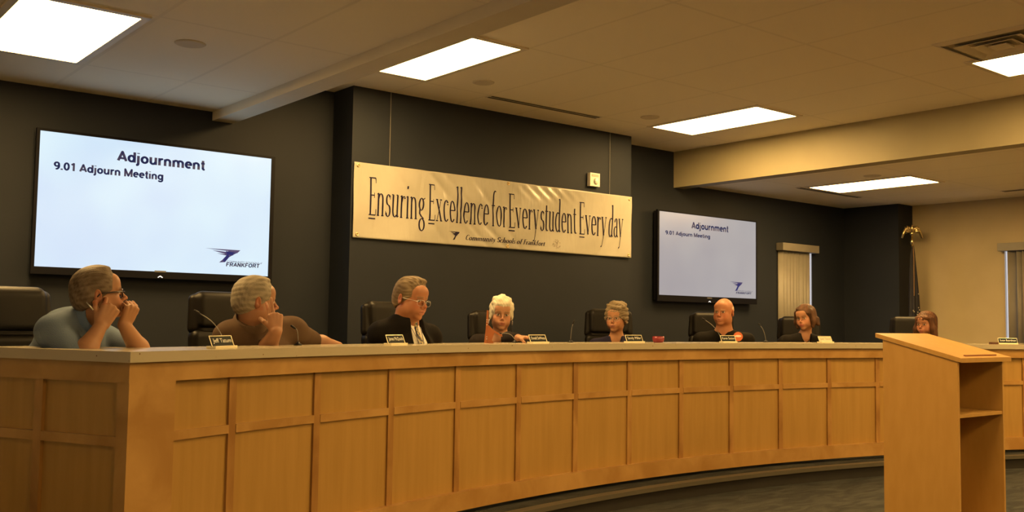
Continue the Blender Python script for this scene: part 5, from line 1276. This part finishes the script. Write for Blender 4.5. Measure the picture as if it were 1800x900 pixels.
bm = bmesh.new(); cpt = H[0]+H[1] @ (np.array((.088, -.008, -.036))*H[2])-np.array(O); bmesh.ops.create_uvsphere(bm, u_segments=8, v_segments=6, radius=.006, matrix=Matrix.Translation(Vector(cpt))); obj('earring', bm, M['metal'], p)

# ================= bald man
def body6(G_, p, c):
    nb, up, fw, lf = c['nb'], c['up'], c['fw'], c['lf']; vneck(G_, c, .05, .04, .015, neck=.074)
    G_.cap(nb+up*.015-lf*.05+fw*.03, nb-up*.06+fw*.13-lf*.02, .018, .012, k=.01); G_.cap(nb+up*.015+lf*.05+fw*.03, nb-up*.06+fw*.13+lf*.02, .018, .012, k=.01)
    cloth_obj(G_, 'polo_shirt', fabric('black_polo', (.010, .009, .008), (.014, .012, .010)), p, c['O'], .0014, 12)
    q = np.array(atd(1297.5, 591.5, 9.05)); bm = bmesh.new(); v = (EYE-q); v[2] = 0; v /= np.linalg.norm(v)
    cpt = c['chest']+lf*.125+fw*.150; cpt[2] = q[2]; cpt[:2] = q[:2]
    bmesh.ops.create_cone(bm, cap_ends=True, segments=24, radius1=.042, radius2=.042, depth=.008, matrix=Matrix.Translation(Vector(cpt-np.array(c['O']))) @ Vector(v).to_track_quat('Z', 'Y').to_matrix().to_4x4())
    bd = obj('round_badge', bm, mat('orange_badge', (.60, .16, .06), .4), p)
    bm = bmesh.new(); bmesh.ops.create_cone(bm, cap_ends=True, segments=20, radius1=.022, radius2=.022, depth=.012, matrix=Matrix.Translation(Vector(cpt-np.array(c['O'])+np.array((0, 0, .004)))) @ Vector(v).to_track_quat('Z', 'Y').to_matrix().to_4x4() @ Matrix.Diagonal((1.3, .45, 1, 1)))
    obj('badge_emblem', bm, mat('badge_white', (.75, .68, .6), .4), bd)
p, c = seated(1272, 549, 9.52, -22, 0, 0, 1.12, 'bald man in a black polo with a round orange badge on his chest', (.40, .17, .085), (.46, .19, .13), (.50, .33, .22), body6, shW=.20, neck=.062, jowl=1.0, h=.006, bodyyaw=-2, sh_drop=.25, red=.7)
H, O = c['H'], c['O']
F_ = headfield(H, .005); L2 = Local(F_, H); L2.ell((0, -.016, .030), (.0775, .098, .070), k=0); L2.ell((0, -.050, -.010), (.070, .066, .055), k=.02); L2.ell((0, .06, .02), (.10, .085, .14), k=.008, mode='sub'); L2.cut((0, -.02, .048), (0, .2, 1)); L2.cut((0, .0, -.02), (0, -.5, -1))
for sx in (-1, 1): L2.ell((sx*.088, -.004, -.010), (.018, .022, .034), k=.006, mode='sub')
hairmesh(F_, H, p, O, (.40, .28, .19), (.62, .48, .36), .0006, 120, 6, name='hair_fringe')

# ================= brown haired woman in black
def body7(G_, p, c):
    vneck(G_, c, .19, .050, .022, neck=.058); cloth_obj(G_, 'blazer', fabric('black_blazer', (.009, .008, .007), (.013, .011, .010)), p, c['O'], .0012, 13)
    nb, up, fw, lf = c['nb'], c['up'], c['fw'], c['lf']; bm = bmesh.new()
    tube(bm, [Vector(q-np.array(c['O'])) for q in (nb-lf*.05+fw*.02+up*.02, nb-lf*.02+fw*.105-up*.05, nb+fw*.125-up*.09, nb+lf*.02+fw*.105-up*.05, nb+lf*.05+fw*.02+up*.02)], .0016, 6); obj('necklace', bm, M['metal'], p)
p, c = seated(1416, 559, 10.1, -27, -4, -6, 1.07, 'woman with chin length brown hair in a black v neck blazer', (.38, .185, .10), (.42, .12, .09), (.12, .07, .04), body7, shW=.175, neck=.045, fem=True, h=.006, bodyyaw=12)
H, O = c['H'], c['O']
F_ = headfield(H, .005, .19); L2 = Local(F_, H)
L2.ell((0, -.018, .044), (.090, .110, .092), k=0); L2.ell((0, -.030, -.020), (.092, .085, .085), k=.03)
for sx in (-1, 1): L2.cap((sx*.070, .030, .055), (sx*.086, .022, -.035), .024, .022, k=.02); L2.cap((sx*.086, .020, -.035), (sx*.078, .030, -.085), .024, .016, k=.02)
L2.cap((.085, -.04, -.03), (.105, -.03, -.070), .034, .018, k=.02); L2.cap((-.03, .075, .090), (.065, .062, .045), .018, .016, k=.02)
L2.ell((-.004, .115, -.030), (.054, .075, .088), k=.010, mode='sub'); L2.ell((0, .03, -.11), (.055, .060, .050), k=.01, mode='sub')
hairmesh(F_, H, p, O, (.045, .021, .010), (.115, .055, .027), .0011, 140, 7, axis=2)
bm = bmesh.new(); cpt = H[0]+H[1] @ (np.array((.082, .012, -.050))*H[2])-np.array(O); bmesh.ops.create_uvsphere(bm, u_segments=8, v_segments=6, radius=.008, matrix=Matrix.Translation(Vector(cpt))); obj('earring', bm, M['metal'], p)

# ================= auburn haired woman behind the lectern
def body8(G_, p, c):
    vneck(G_, c, .06, .040, .02, neck=.056); cloth_obj(G_, 'jacket', fabric('dark_jacket', (.020, .014, .012), (.026, .019, .016)), p, c['O'], .001, 14)
p, c = seated(1628, 570, 10.95, -30, -2, 0, 1.12, 'woman with long auburn hair and fringe seen just above the lectern', (.36, .158, .08), (.42, .14, .10), (.15, .08, .05), body8, shW=.16, neck=.045, fem=True, h=.0065, bodyyaw=-15)
H, O = c['H'], c['O']
F_ = headfield(H, .0055, .24); L2 = Local(F_, H)
L2.ell((0, -.018, .044), (.090, .110, .090), k=0); L2.ell((0, -.030, -.030), (.092, .080, .10), k=.03)
for sx in (-1, 1): L2.cap((sx*.072, .030, .055), (sx*.088, .025, -.05), .022, .026, k=.02); L2.cap((sx*.088, .020, -.05), (sx*.105, .02, -.15), .034, .024, k=.02)
L2.cap((-.055, .070, .060), (.055, .078, .062), .018, .018, k=.02); L2.cap((-.050, .082, .046), (.02, .092, .045), .010, .010, k=.01)
L2.ell((0, .122, -.040), (.053, .080, .070), k=.010, mode='sub'); L2.ell((0, .03, -.12), (.055, .060, .055), k=.01, mode='sub')
hairmesh(F_, H, p, O, (.05, .020, .009), (.12, .052, .023), .0012, 140, 8, axis=2)
